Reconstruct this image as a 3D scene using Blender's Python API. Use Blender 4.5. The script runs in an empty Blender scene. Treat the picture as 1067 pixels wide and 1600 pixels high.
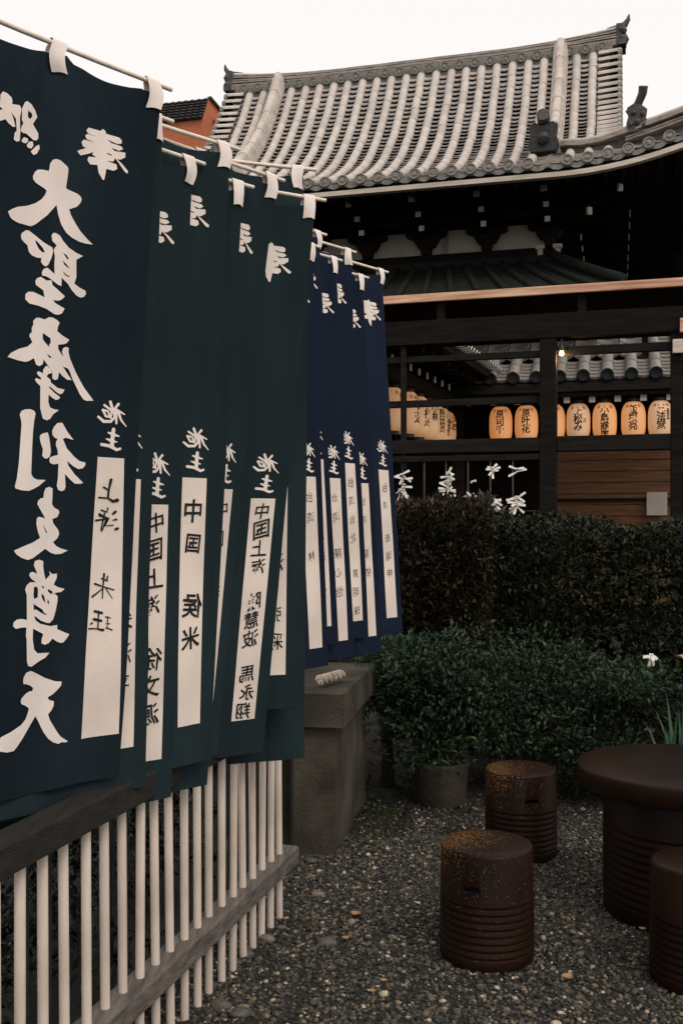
import bpy, bmesh, math, random
import numpy as np
from mathutils import Vector, Matrix, Euler, noise
from mathutils.geometry import delaunay_2d_cdt
R = math.radians
SC = bpy.context.scene
COL = SC.collection
rng = random.Random(7)
nrng = np.random.default_rng(11)

# ------------------------------------------------------------------ camera
cam_d = bpy.data.cameras.new('camera')
cam_d.sensor_fit = 'VERTICAL'; cam_d.sensor_height = 36; cam_d.lens = 36
cam_d.shift_y = 25 / 1600
cam_d.clip_start = 0.05; cam_d.clip_end = 600
cam = bpy.data.objects.new('camera', cam_d); COL.objects.link(cam)
cam.location = (0, 0, 1.53); cam.rotation_euler = (R(90), 0, 0)
SC.camera = cam

# ------------------------------------------------------------------ overcast sky + soft sun
SUN_EL, SUN_AZ = 48, 150          # azimuth measured clockwise from +Y (the view direction)
wd = bpy.data.worlds.new('World'); SC.world = wd; wd.use_nodes = True
nt = wd.node_tree; bg = nt.nodes['Background']
sky = nt.nodes.new('ShaderNodeTexSky'); sky.sky_type = 'NISHITA'; sky.sun_disc = False
sky.sun_elevation = R(SUN_EL); sky.sun_rotation = R(SUN_AZ)
sky.air_density = 1.0; sky.dust_density = 5.0; sky.ozone_density = 1.0
hs = nt.nodes.new('ShaderNodeHueSaturation'); hs.inputs['Saturation'].default_value = 0.12
nt.links.new(sky.outputs[0], hs.inputs['Color'])
mx = nt.nodes.new('ShaderNodeMix'); mx.data_type = 'RGBA'
mx.inputs[0].default_value = 0.75
nt.links.new(hs.outputs[0], mx.inputs[6]); mx.inputs[7].default_value = (9.2, 8.9, 8.6, 1)
nt.links.new(mx.outputs[2], bg.inputs['Color'])
bg.inputs['Strength'].default_value = 0.13
sun_d = bpy.data.lights.new('sun', 'SUN'); sun_d.energy = 1.1; sun_d.angle = R(25); sun_d.color = (1, .89, .8)
sun = bpy.data.objects.new('sun', sun_d); COL.objects.link(sun)
_a = R(SUN_AZ); _e = R(SUN_EL)
to_sun = Vector((math.sin(_a) * math.cos(_e), math.cos(_a) * math.cos(_e), math.sin(_e)))
sun.rotation_euler = to_sun.to_track_quat('Z', 'Y').to_euler(); sun.location = to_sun * 40
SC.view_settings.view_transform = 'Standard'; SC.view_settings.look = 'None'
SC.view_settings.exposure = 0.0; SC.view_settings.gamma = 1.0
SC.render.engine = 'CYCLES'
SC.cycles.max_bounces = 5; SC.cycles.diffuse_bounces = 3; SC.cycles.glossy_bounces = 2
SC.cycles.use_denoising = True

# ------------------------------------------------------------------ materials
def ramp(nt_, fac, stops):
    r = nt_.nodes.new('ShaderNodeValToRGB')
    els = r.color_ramp.elements
    while len(els) < len(stops): els.new(0.5)
    for e, (p, c) in zip(els, stops):
        e.position = p; e.color = (*c, 1)
    nt_.links.new(fac, r.inputs[0]); return r.outputs[0]

OBJ_VARY = {'roof_tile', 'picket_paint', 'lower_tile'}
def material(name, col, rough=.8, var=.25, scale=6.0, bump=.0, bscale=40.0, col2=None, stretch=(1, 1, 1), spec=.3,
             island=None, emit=None, detail=6, metal=0., coords='Object', transl=0.):
    m = bpy.data.materials.new(name); m.use_nodes = True
    n = m.node_tree; b = n.nodes['Principled BSDF']
    b.inputs['Roughness'].default_value = rough; b.inputs['Specular IOR Level'].default_value = spec
    b.inputs['Metallic'].default_value = metal
    tc = n.nodes.new('ShaderNodeTexCoord'); mp = n.nodes.new('ShaderNodeMapping')
    mp.inputs['Scale'].default_value = stretch
    n.links.new(tc.outputs[coords], mp.inputs[0])
    ns = n.nodes.new('ShaderNodeTexNoise'); ns.inputs['Scale'].default_value = scale; ns.inputs['Detail'].default_value = detail
    n.links.new(mp.outputs[0], ns.inputs['Vector'])
    c2 = col2 if col2 else tuple(min(1, c * (1 + var)) for c in col)
    c1 = col if col2 else tuple(c * (1 - var) for c in col)
    out = ramp(n, ns.outputs['Fac'], [(.32, c1), (.68, c2)])
    if island:
        g = n.nodes.new('ShaderNodeNewGeometry')
        isl = ramp(n, g.outputs['Random Per Island'], island)
        mm = n.nodes.new('ShaderNodeMix'); mm.data_type = 'RGBA'; mm.blend_type = 'MULTIPLY'; mm.inputs[0].default_value = 1
        n.links.new(out, mm.inputs[6]); n.links.new(isl, mm.inputs[7]); out = mm.outputs[2]
    if name in OBJ_VARY:
        oi = n.nodes.new('ShaderNodeObjectInfo'); ov = ramp(n, oi.outputs['Random'], [(0, (.84, .83, .82)), (.3, (.95, .94, .93)), (1, (1.04, 1.03, 1.02))])
        mv = n.nodes.new('ShaderNodeMix'); mv.data_type = 'RGBA'; mv.blend_type = 'MULTIPLY'; mv.inputs[0].default_value = 1
        n.links.new(out, mv.inputs[6]); n.links.new(ov, mv.inputs[7]); out = mv.outputs[2]
    n.links.new(out, b.inputs['Base Color'])
    if bump:
        n2 = n.nodes.new('ShaderNodeTexNoise'); n2.inputs['Scale'].default_value = bscale; n2.inputs['Detail'].default_value = 5
        n.links.new(mp.outputs[0], n2.inputs['Vector'])
        bp = n.nodes.new('ShaderNodeBump'); bp.inputs['Strength'].default_value = bump; bp.inputs['Distance'].default_value = .02
        n.links.new(n2.outputs['Fac'], bp.inputs['Height']); n.links.new(bp.outputs[0], b.inputs['Normal'])
    if emit:
        b.inputs['Emission Color'].default_value = (*emit[0], 1); b.inputs['Emission Strength'].default_value = emit[1]
    if transl:
        tr = n.nodes.new('ShaderNodeBsdfTranslucent'); n.links.new(out, tr.inputs['Color'])
        ms = n.nodes.new('ShaderNodeMixShader'); ms.inputs[0].default_value = transl
        n.links.new(b.outputs[0], ms.inputs[1]); n.links.new(tr.outputs[0], ms.inputs[2])
        n.links.new(ms.outputs[0], n.nodes['Material Output'].inputs['Surface'])
    return m

M = {}
def cloth(name, col, rough=.95):
    """plain-weave dyed cotton: fine thread relief, soft creases, uneven faded dye, a little light through it"""
    m = bpy.data.materials.new(name); m.use_nodes = True
    n = m.node_tree; b = n.nodes['Principled BSDF']; L = n.links.new
    b.inputs['Roughness'].default_value = rough; b.inputs['Specular IOR Level'].default_value = .08
    tc = n.nodes.new('ShaderNodeTexCoord')
    def nz(scale, stretch, detail=4):
        mp = n.nodes.new('ShaderNodeMapping'); mp.inputs['Scale'].default_value = stretch; L(tc.outputs['Object'], mp.inputs[0])
        k = n.nodes.new('ShaderNodeTexNoise'); k.inputs['Scale'].default_value = scale; k.inputs['Detail'].default_value = detail
        L(mp.outputs[0], k.inputs['Vector']); return k.outputs['Fac']
    fade = ramp(n, nz(2.2, (1.5, 1.5, .6), 5), [(.30, tuple(c * .72 for c in col)), (.55, col), (.75, tuple(c * 1.35 for c in col))])
    thr = ramp(n, nz(900, (1, 1, .12), 2), [(.3, (.82,) * 3), (.7, (1.15,) * 3)])
    mm = n.nodes.new('ShaderNodeMix'); mm.data_type = 'RGBA'; mm.blend_type = 'MULTIPLY'; mm.inputs[0].default_value = 1
    L(fade, mm.inputs[6]); L(thr, mm.inputs[7]); out = mm.outputs[2]; L(out, b.inputs['Base Color'])
    b1 = n.nodes.new('ShaderNodeBump'); b1.inputs['Strength'].default_value = .6; b1.inputs['Distance'].default_value = .03
    L(nz(5, (2.2, 2.2, .5), 5), b1.inputs['Height'])
    b2 = n.nodes.new('ShaderNodeBump'); b2.inputs['Strength'].default_value = .3; b2.inputs['Distance'].default_value = .002
    L(nz(700, (1, 1, 1), 2), b2.inputs['Height']); L(b1.outputs[0], b2.inputs['Normal']); L(b2.outputs[0], b.inputs['Normal'])
    tr = n.nodes.new('ShaderNodeBsdfTranslucent'); L(out, tr.inputs['Color']); L(b1.outputs[0], tr.inputs['Normal'])
    ms = n.nodes.new('ShaderNodeMixShader'); ms.inputs[0].default_value = .18
    L(b.outputs[0], ms.inputs[1]); L(tr.outputs[0], ms.inputs[2]); L(ms.outputs[0], n.nodes['Material Output'].inputs['Surface'])
    return m
M['teal'] = cloth('teal_cloth', (.0200, .0345, .0390))
M['deep_teal'] = cloth('deep_teal_cloth', (.0140, .0235, .0310))
M['navy'] = cloth('navy_cloth', (.0135, .0215, .0420))
M['print'] = material('undyed_cloth', (.80, .70, .635), .9, .05, 9, .25, 500, spec=.1)
M['label'] = material('label_cloth', (.74, .63, .55), .9, .10, 5, .25, 500, spec=.1)
M['ink'] = material('brush_ink', (.018, .018, .016), .8, .3, 30, spec=.1)
M['cream_pole'] = material('cream_pole', (.76, .66, .55), .5, .08, 20, .1, 60, spec=.4)
M['dark_pole'] = material('dark_pole', (.02, .02, .018), .6, .2, 20)
M['picket'] = material('picket_paint', (.50, .42, .35), .5, .2, 9, .12, 60, col2=(.72, .61, .53), spec=.35, stretch=(1, 1, .35))
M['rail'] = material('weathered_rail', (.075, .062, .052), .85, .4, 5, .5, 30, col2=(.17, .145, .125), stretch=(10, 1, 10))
M['rail_shaded'] = material('shaded_rail', (.010, .0085, .007), .9, .4, 5, .5, 30, col2=(.022, .0185, .015), stretch=(10, 1, 10))  # darker copy of the rail timber: shade under the banners put into the colour
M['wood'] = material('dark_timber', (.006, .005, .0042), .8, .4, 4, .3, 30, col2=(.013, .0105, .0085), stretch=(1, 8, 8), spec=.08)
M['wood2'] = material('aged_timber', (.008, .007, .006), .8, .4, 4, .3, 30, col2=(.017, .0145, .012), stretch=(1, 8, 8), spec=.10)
M['lit_board'] = material('raw_board', (.42, .20, .115), .8, .3, 3, .4, 40, col2=(.78, .50, .34), stretch=(.8, 8, 14))
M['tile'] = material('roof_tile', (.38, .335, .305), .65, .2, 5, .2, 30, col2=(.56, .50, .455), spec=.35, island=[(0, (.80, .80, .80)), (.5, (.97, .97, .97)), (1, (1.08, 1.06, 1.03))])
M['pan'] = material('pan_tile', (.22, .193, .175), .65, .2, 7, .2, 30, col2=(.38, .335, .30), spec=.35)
M['ridge'] = material('ridge_tile', (.19, .165, .145), .7, .2, 12, .4, 30, col2=(.36, .315, .275), stretch=(.5, 1, 2))
M['disc'] = material('end_tile', (.12, .112, .10), .6, .2, 20, .4, 40, col2=(.24, .22, .195))
M['oni'] = material('ornament_tile', (.035, .034, .032), .6, .3, 9, .5, 30, col2=(.085, .08, .072))
M['oni_dark'] = material('dark_ornament_tile', (.010, .010, .010), .5, .3, 9, .5, 30, col2=(.03, .03, .028))
M['ltile'] = material('lower_tile', (.15, .14, .13), .55, .3, 9, .3, 30, col2=(.30, .28, .26), island=[(0, (.7, .7, .7)), (1, (1.2, 1.15, 1.1))])
M['ldisc'] = material('lower_end_tile', (.012, .0125, .013), .8, .3, 9, .3, 30, spec=.08)
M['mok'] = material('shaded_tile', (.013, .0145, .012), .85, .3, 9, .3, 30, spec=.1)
M['plaster'] = material('plaster', (.38, .33, .27), .9, .08, 3, .1, 30)
M['white_end'] = material('white_end_paint', (.78, .72, .65), .8, .08, 8)
M['fascia'] = material('eave_board', (.50, .43, .36), .8, .2, 4, .2, 30, stretch=(.6, 4, 4))
M['brick'] = material('red_brick', (.36, .10, .045), .85, .25, 18, .2, 60, col2=(.46, .145, .065))
M['brick_roof'] = material('far_roof_tile', (.03, .028, .026), .7, .3, 6, .2, 20)
M['concrete'] = material('old_stone', (.024, .019, .013), .9, .4, 4, .35, 70, col2=(.085, .070, .051))
M['pot'] = material('clay_pot', (.030, .024, .017), .8, .3, 8, .3, 40, col2=(.060, .047, .035))
M['soil'] = material('soil', (.020, .016, .012), .95, .4, 6, .9, 60, col2=(.045, .037, .028))
M['moss'] = material('moss', (.02, .03, .008), .95, .4, 30, .9, 90)
M['bark'] = material('bark', (.035, .028, .022), .9, .4, 8, .8, 40, stretch=(3, 3, .6))
M['paper'] = material('paper', (.80, .75, .69), .8, .06, 8, transl=.15)
M['pale_sheet'] = material('grey_paper', (.34, .31, .27), .8, .06, 8)
M['rope'] = material('straw_rope', (.80, .67, .54), .9, .2, 25, .6, 120)
M['iron'] = material('iron_rod', (.05, .047, .045), .5, .3, 20)
M['panel'] = material('brown_plank', (.075, .033, .014), .7, .35, 5, .4, 30, col2=(.17, .080, .034), stretch=(1, 6, 20))
M['bulb'] = material('bulb_glass', (1, .8, .5), .3, 0, emit=((1, .55, .2), 9))
M['lamp_metal'] = material('lamp_metal', (.02, .02, .02), .5)
M['lantern'] = material('lantern_paper', (.50, .33, .19), .8, .08, 4, emit=((1, .36, .10), .38), spec=.1)
M['lantern_dim'] = material('dim_lantern_paper', (.55, .42, .29), .8, .06, 4, emit=((1, .45, .17), .25), spec=.1)
M['lantern_ink'] = material('lantern_ink', (.012, .010, .009), .8)
M['lantern_red'] = material('lantern_red_print', (.42, .07, .02), .8, emit=((1, .15, .03), .05))
M['lantern_ring'] = material('lantern_ring', (.015, .013, .012), .5)
def leafmat(name, a, b, tint, spec=.35, rough=.5):
    return material(name, a, rough, .3, 3, col2=b, island=tint, spec=spec, transl=.15, coords='Object')
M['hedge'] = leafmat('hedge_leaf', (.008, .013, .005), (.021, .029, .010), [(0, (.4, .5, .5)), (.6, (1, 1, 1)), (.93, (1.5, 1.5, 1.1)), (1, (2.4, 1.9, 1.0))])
M['red_leaf'] = leafmat('red_leaf', (.013, .016, .006), (.036, .024, .009), [(0, (.4, .55, .5)), (.55, (1, 1, 1)), (.9, (1.5, 1.0, .8)), (1, (2.6, 1.3, .8))])
M['green_leaf'] = leafmat('green_leaf', (.006, .015, .006), (.027, .058, .022), [(0, (.35, .4, .4)), (.6, (1, 1, 1)), (.93, (1.5, 1.5, 1.2)), (1, (2.6, 2.3, 1.5))])
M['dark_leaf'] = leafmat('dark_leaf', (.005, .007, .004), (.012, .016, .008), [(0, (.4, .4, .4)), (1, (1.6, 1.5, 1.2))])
M['iris'] = leafmat('blade_leaf', (.02, .055, .028), (.035, .085, .045), [(0, (.7, .7, .7)), (1, (1.3, 1.3, 1.2))])
M['petal'] = material('orange_petal', (.5, .2, .1), .7, .3, 20, col2=(.62, .36, .22), transl=.3)
M['dead_leaf'] = material('yellow_leaf', (.24, .13, .05), .7, .3, 30, col2=(.36, .23, .11))
def stone_mat():
    m = material('gravel_stone', (.032, .0305, .027), .8, .3, 60, .3, 200, col2=(.070, .066, .056), island=[
        (0, (.32, .33, .33)), (.40, (.8, .82, .80)), (.70, (1.5, 1.45, 1.32)), (.84, (2.0, 1.65, 1.25)), (.92, (3.2, 2.6, 1.9)), (.965, (5.0, 4.1, 3.2)), (1, (9, 8, 7))], spec=.3)
    return m
M['gravel'] = stone_mat()
M['gravel_bed'] = material('gravel_bed', (.016, .015, .013), .9, .4, 70, 1.0, 150, col2=(.045, .042, .037))
M['pebble'] = material('pebble', (.11, .085, .06), .7, .3, 20, .5, 80, col2=(.21, .17, .125))
M['pebble_dark'] = material('grey_pebble', (.05, .047, .04), .7, .3, 20, .4, 80, col2=(.1, .092, .08))

def glaze(name, gold=1.0):
    m = bpy.data.materials.new(name); m.use_nodes = True
    n = m.node_tree; b = n.nodes['Principled BSDF']
    tc = n.nodes.new('ShaderNodeTexCoord')
    big = n.nodes.new('ShaderNodeTexNoise'); big.inputs['Scale'].default_value = 2.6; big.inputs['Detail'].default_value = 3
    fine = n.nodes.new('ShaderNodeTexNoise'); fine.inputs['Scale'].default_value = 150; fine.inputs['Detail'].default_value = 3
    n.links.new(tc.outputs['Object'], big.inputs['Vector']); n.links.new(tc.outputs['Object'], fine.inputs['Vector'])
    sp = n.nodes.new('ShaderNodeSeparateXYZ'); n.links.new(tc.outputs['Object'], sp.inputs[0])
    hm = n.nodes.new('ShaderNodeMapRange'); hm.inputs[1].default_value = .18; hm.inputs[2].default_value = .42
    n.links.new(sp.outputs['Z'], hm.inputs[0])
    xm = n.nodes.new('ShaderNodeMapRange'); xm.inputs[1].default_value = .13; xm.inputs[2].default_value = -.10
    n.links.new(sp.outputs['X'], xm.inputs[0])
    def math_(op, a, bb):
        k = n.nodes.new('ShaderNodeMath'); k.operation = op
        for i, v in enumerate((a, bb)):
            if isinstance(v, (int, float)): k.inputs[i].default_value = v
            else: n.links.new(v, k.inputs[i])
        return k.outputs[0]
    mask = math_('MULTIPLY', hm.outputs[0], xm.outputs[0])
    bigr = n.nodes.new('ShaderNodeMapRange'); bigr.inputs[1].default_value = .25; bigr.inputs[2].default_value = .5
    n.links.new(big.outputs['Fac'], bigr.inputs[0])
    mask = math_('MULTIPLY', mask, bigr.outputs[0])
    thr = math_('ADD', fine.outputs['Fac'], math_('MULTIPLY', mask, (.185 * gold)))
    spk = n.nodes.new('ShaderNodeMapRange'); spk.inputs[1].default_value = .66 if gold else 2; spk.inputs[2].default_value = .74 if gold else 3
    n.links.new(thr, spk.inputs[0])
    base = ramp(n, big.outputs['Fac'], [(.3, (.008, .0038, .0022)), (.7, (.019, .0085, .0045))])
    mm = n.nodes.new('ShaderNodeMix'); mm.data_type = 'RGBA'
    n.links.new(spk.outputs[0], mm.inputs[0]); n.links.new(base, mm.inputs[6]); mm.inputs[7].default_value = (.17, .085, .03, 1)
    n.links.new(mm.outputs[2], b.inputs['Base Color'])
    b.inputs['Roughness'].default_value = .42; b.inputs['Specular IOR Level'].default_value = .10
    bp = n.nodes.new('ShaderNodeBump'); bp.inputs['Strength'].default_value = .15; bp.inputs['Distance'].default_value = .004
    n.links.new(fine.outputs['Fac'], bp.inputs['Height']); n.links.new(bp.outputs[0], b.inputs['Normal'])
    return m
M['glaze'] = glaze('speckled_brown_glaze')
M['plain_glaze'] = glaze('plain_brown_glaze', 0)
M['hole'] = material('hole_inside', (.004, .003, .003), .9)

# ------------------------------------------------------------------ mesh helpers
class MB:
    def __init__(s): s.v = []; s.f = []
    def add(s, vs, fs):
        o = len(s.v); s.v += [tuple(p) for p in vs]; s.f += [tuple(i + o for i in f) for f in fs]; return s
    def box(s, c, d, rot=None, taper=1.0):
        hx, hy, hz = d[0] / 2, d[1] / 2, d[2] / 2
        vs = [Vector((x * hx * (taper if z > 0 else 1), y * hy * (taper if z > 0 else 1), z * hz)) for z in (-1, 1) for y in (-1, 1) for x in (-1, 1)]
        if rot is not None: vs = [rot @ p for p in vs]
        c = Vector(c)
        return s.add([c + p for p in vs], [(0, 2, 3, 1), (4, 5, 7, 6), (0, 1, 5, 4), (2, 6, 7, 3), (0, 4, 6, 2), (1, 3, 7, 5)])
    def beam(s, a, b, w, h, up=(0, 0, 1)):
        a = Vector(a); b = Vector(b); t = (b - a); L = t.length; t.normalize()
        sd = t.cross(Vector(up)).normalized(); u = sd.cross(t)
        m = Matrix((t, sd, u)).transposed()
        return s.box((a + b) / 2, (L, w, h), m)
    def tube(s, pts, r, n=8, cap=True):
        pts = [Vector(p) for p in pts]; k = len(pts)
        rr = r if isinstance(r, (list, tuple)) else [r] * k
        t0 = (pts[1] - pts[0]).normalized()
        up = Vector((0, 0, 1)) if abs(t0.z) < .9 else Vector((1, 0, 0))
        vs = []; fs = []
        for i, p in enumerate(pts):
            t = (pts[min(i + 1, k - 1)] - pts[max(i - 1, 0)]).normalized()
            sd = t.cross(up).normalized(); uu = sd.cross(t).normalized()
            for j in range(n):
                a = 2 * math.pi * j / n
                vs.append(p + (sd * math.cos(a) + uu * math.sin(a)) * rr[i])
        for i in range(k - 1):
            for j in range(n):
                fs.append((i * n + j, i * n + (j + 1) % n, (i + 1) * n + (j + 1) % n, (i + 1) * n + j))
        if cap:
            fs.append(tuple(range(n))[::-1]); fs.append(tuple((k - 1) * n + j for j in range(n)))
        return s.add(vs, fs)
    def lathe(s, prof, n=32, c=(0, 0, 0), axis='z', arc=2 * math.pi):
        vs = []; fs = []; k = len(prof); full = abs(arc - 2 * math.pi) < 1e-6; m = n if full else n + 1
        for (r, z) in prof:
            for j in range(m):
                a = arc * j / n
                p = (r * math.cos(a), r * math.sin(a), z)
                if axis == 'y': p = (p[0], p[2], p[1])
                vs.append((p[0] + c[0], p[1] + c[1], p[2] + c[2]))
        for i in range(k - 1):
            for j in range(n):
                j2 = (j + 1) % m
                q = (i * m + j, i * m + j2, (i + 1) * m + j2, (i + 1) * m + j)
                fs.append(q if axis == 'z' else q[::-1])
        return s.add(vs, fs)
    def grid(s, fn, us, vs_):
        vs = [fn(u, v) for v in vs_ for u in us]; n = len(us)
        fs = [(j * n + i, j * n + i + 1, (j + 1) * n + i + 1, (j + 1) * n + i) for j in range(len(vs_) - 1) for i in range(n - 1)]
        return s.add(vs, fs)
    def sweep(s, path, sec, cap=True):
        """sec: list of (side, up) offsets; path points lie in plan with z; side is horizontal normal"""
        path = [Vector(p) for p in path]; k = len(path); n = len(sec); vs = []; fs = []
        for i, p in enumerate(path):
            t = (path[min(i + 1, k - 1)] - path[max(i - 1, 0)]); t.normalize()
            sd = t.cross(Vector((0, 0, 1))).normalized(); up = sd.cross(t)
            vs += [p + sd * a + up * b for a, b in sec]
        for i in range(k - 1):
            for j in range(n):
                fs.append((i * n + j, i * n + (j + 1) % n, (i + 1) * n + (j + 1) % n, (i + 1) * n + j))
        if cap: fs.append(tuple(range(n))[::-1]); fs.append(tuple((k - 1) * n + j for j in range(n)))
        return s.add(vs, fs)
    def mesh(s, name, mat, smooth=False, bevel=0):
        me = bpy.data.meshes.new(name); me.from_pydata(s.v, [], s.f); me.update()
        if isinstance(mat, str): mat = M[mat]
        me.materials.append(mat)
        if smooth: me.polygons.foreach_set('use_smooth', [True] * len(me.polygons))
        return me
    def build(s, name, mat, parent=None, smooth=False, bevel=0, sharp=None):
        bm = bmesh.new()
        me = s.mesh(name, mat, smooth)
        bm.from_mesh(me); bmesh.ops.recalc_face_normals(bm, faces=bm.faces); bm.to_mesh(me); bm.free()
        if smooth and sharp: me.set_sharp_from_angle(angle=R(sharp))
        o = put(name, me, parent)
        if bevel:
            b = o.modifiers.new('bevel', 'BEVEL'); b.width = bevel; b.segments = 2; b.limit_method = 'ANGLE'
        return o
def put(name, me, parent=None, mat=None):
    o = bpy.data.objects.new(name, me); COL.objects.link(o)
    if parent is not None: o.parent = parent
    if mat is not None: o.matrix_local = mat
    return o
def tag(o, label=None, cat=None, group=None, kind=None):
    if label: o['label'] = label
    if cat: o['category'] = cat
    if group: o['group'] = group
    if kind: o['kind'] = kind
    return o
def empty(name, loc, rz=0, label=None, cat=None, group=None):
    o = bpy.data.objects.new(name, None); COL.objects.link(o); o.location = loc; o.rotation_euler = (0, 0, rz)
    o.empty_display_size = .1
    return tag(o, label, cat, group)
def lin(a, b, n): return [a + (b - a) * i / (n - 1) for i in range(n)]

def np_mesh(name, V, Fq, mat, smooth=False):
    """V (n,3), Fq (m,k) arrays -> mesh"""
    me = bpy.data.meshes.new(name); k = Fq.shape[1]
    me.vertices.add(len(V)); me.vertices.foreach_set('co', V.astype(np.float32).ravel())
    me.loops.add(Fq.size); me.loops.foreach_set('vertex_index', Fq.astype(np.int32).ravel())
    me.polygons.add(len(Fq)); me.polygons.foreach_set('loop_start', np.arange(0, Fq.size, k, dtype=np.int32))
    if smooth: me.polygons.foreach_set('use_smooth', np.ones(len(Fq), dtype=bool))
    me.update(calc_edges=True); me.validate()
    me.materials.append(M[mat] if isinstance(mat, str) else mat)
    return me

def flat_fill(outs, holes, step):
    """triangulate the union of outlines minus holes, with inner points every `step`; returns 2-D verts and triangles"""
    vs = []; fs = []
    for p in list(outs) + list(holes):
        o = len(vs)
        if sum(p[i - 1][0] * p[i][1] - p[i][0] * p[i - 1][1] for i in range(len(p))) < 0: p = p[::-1]
        # resample long edges
        q = []
        for i in range(len(p)):
            a = p[i]; b = p[(i + 1) % len(p)]; d = math.hypot(b[0] - a[0], b[1] - a[1]); k = max(1, int(d / (step * 1.3)))
            q += [(a[0] + (b[0] - a[0]) * j / k, a[1] + (b[1] - a[1]) * j / k) for j in range(k)]
        vs += q; fs.append(list(range(o, o + len(q))))
    xs = [v[0] for v in vs]; ys = [v[1] for v in vs]
    g = []
    x = min(xs) + step / 2
    while x < max(xs):
        y = min(ys) + step / 2
        while y < max(ys): g.append((x, y)); y += step
        x += step
    r = delaunay_2d_cdt([Vector(v) for v in vs + g], [], fs, 0, 1e-6, True)
    no = len(outs); tri = []
    for f, of in zip(r[2], r[5]):
        if any(i < no for i in of) and not any(i >= no for i in of): tri.append(tuple(f))
    return [(v.x, v.y) for v in r[0]], tri

_txt = {}
def glyph(ch, off=.0):
    """outline of one written character as 2-D mesh in a unit box (x right, y up), centred"""
    k = (ch, off)
    if k in _txt: return _txt[k]
    cu = bpy.data.curves.new('t', 'FONT'); cu.body = ch; cu.size = 1; cu.offset = off; cu.resolution_u = 2
    o = bpy.data.objects.new('t', cu); COL.objects.link(o)
    dg = bpy.context.evaluated_depsgraph_get(); me = o.evaluated_get(dg).to_mesh()
    v = [(p.co.x, p.co.y) for p in me.vertices]; f = [tuple(p.vertices) for p in me.polygons]
    o.evaluated_get(dg).to_mesh_clear(); bpy.data.objects.remove(o); bpy.data.curves.remove(cu)
    if v:
        cx = (min(p[0] for p in v) + max(p[0] for p in v)) / 2; cy = (min(p[1] for p in v) + max(p[1] for p in v)) / 2
        v = [(p[0] - cx, p[1] - cy) for p in v]
    _txt[k] = (v, f); return _txt[k]

# ------------------------------------------------------------------ ground
g = MB(); g.grid(lambda u, v: (u, v, -.004), lin(-120, 120, 13), lin(-60, 300, 13))
tag(g.build('ground', 'soil'), kind='structure')
def bump_h(x, y): return .010 * noise.noise(Vector((x * 1.7, y * 1.7, 3))) + .006 * noise.noise(Vector((x * 5, y * 5, 9)))
g = MB(); g.grid(lambda u, v: (u, v, .004 + max(0, bump_h(u, v) + .006)), lin(-1.6, 4.2, 70), lin(.6, 6.0, 65))
tag(g.build('gravel_yard', 'gravel_bed', smooth=True), kind='structure')

def stones(name, n, x0, x1, y0, y1, r0, r1, mat, dens=None):
    t = (1 + 5 ** .5) / 2
    ico = np.array([(-1, t, 0), (1, t, 0), (-1, -t, 0), (1, -t, 0), (0, -1, t), (0, 1, t), (0, -1, -t), (0, 1, -t), (t, 0, -1), (t, 0, 1), (-t, 0, -1), (-t, 0, 1)], float)
    ico /= np.linalg.norm(ico[0])
    F = np.array([(0, 11, 5), (0, 5, 1), (0, 1, 7), (0, 7, 10), (0, 10, 11), (1, 5, 9), (5, 11, 4), (11, 10, 2), (10, 7, 6), (7, 1, 8), (3, 9, 4), (3, 4, 2), (3, 2, 6), (3, 6, 8), (3, 8, 9), (4, 9, 5), (2, 4, 11), (6, 2, 10), (8, 6, 7), (9, 8, 1)])
    P = np.stack([nrng.uniform(x0, x1, n), nrng.uniform(y0, y1, n)], 1)
    if dens is not None: P = P[dens(P)]
    n = len(P)
    h = np.array([max(0, bump_h(a, b) + .006) for a, b in P]) + .004
    r = r0 + (r1 - r0) * nrng.random(n) ** 2.2
    sc = np.stack([r * nrng.uniform(.8, 1.35, n), r * nrng.uniform(.7, 1.0, n), r * nrng.uniform(.4, .75, n)], 1)
    V = ico[None] * (1 + nrng.uniform(-.22, .22, (n, 12, 1))) * sc[:, None, :]
    a = nrng.uniform(0, 6.28, n); b = nrng.uniform(-.4, .4, n)
    c, s = np.cos(b)[:, None], np.sin(b)[:, None]
    X = V[..., 0] * c - V[..., 2] * s; Z = V[..., 0] * s + V[..., 2] * c; Yy = V[..., 1]
    c, s = np.cos(a)[:, None], np.sin(a)[:, None]
    V = np.stack([X * c - Yy * s + P[:, :1], X * s + Yy * c + P[:, 1:], Z + h[:, None] + (r * nrng.uniform(0, .55, n))[:, None]], 2)
    Fs = (F[None] + (np.arange(n) * 12)[:, None, None]).reshape(-1, 3)
    o = put(name, np_mesh(name, V.reshape(-1, 3), Fs, mat, True))
    return o
def gravel_dens(P):
    x, y = P[:, 0], P[:, 1]
    keep = nrng.random(len(P)) < np.clip((5.75 - y) / .7, .05, 1)
    fence_x = -.245 + .295 * (y - 3.98)
    keep &= (x > fence_x - .25)
    keep &= np.abs(x - .33 * y) < .36 * y + .8
    return keep
tag(stones('gravel', 92000, -.9, 3.3, 2.3, 5.9, .0055, .0125, 'gravel', gravel_dens), 'loose dark grey gravel with scattered pale stones covering the yard', 'gravel', kind='stuff')
tag(stones('coarse_gravel', 1500, -.9, 3.3, 2.3, 5.9, .010, .020, 'gravel', gravel_dens), 'coarser grey and tan stones strewn through the gravel', 'gravel', kind='stuff')

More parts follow.
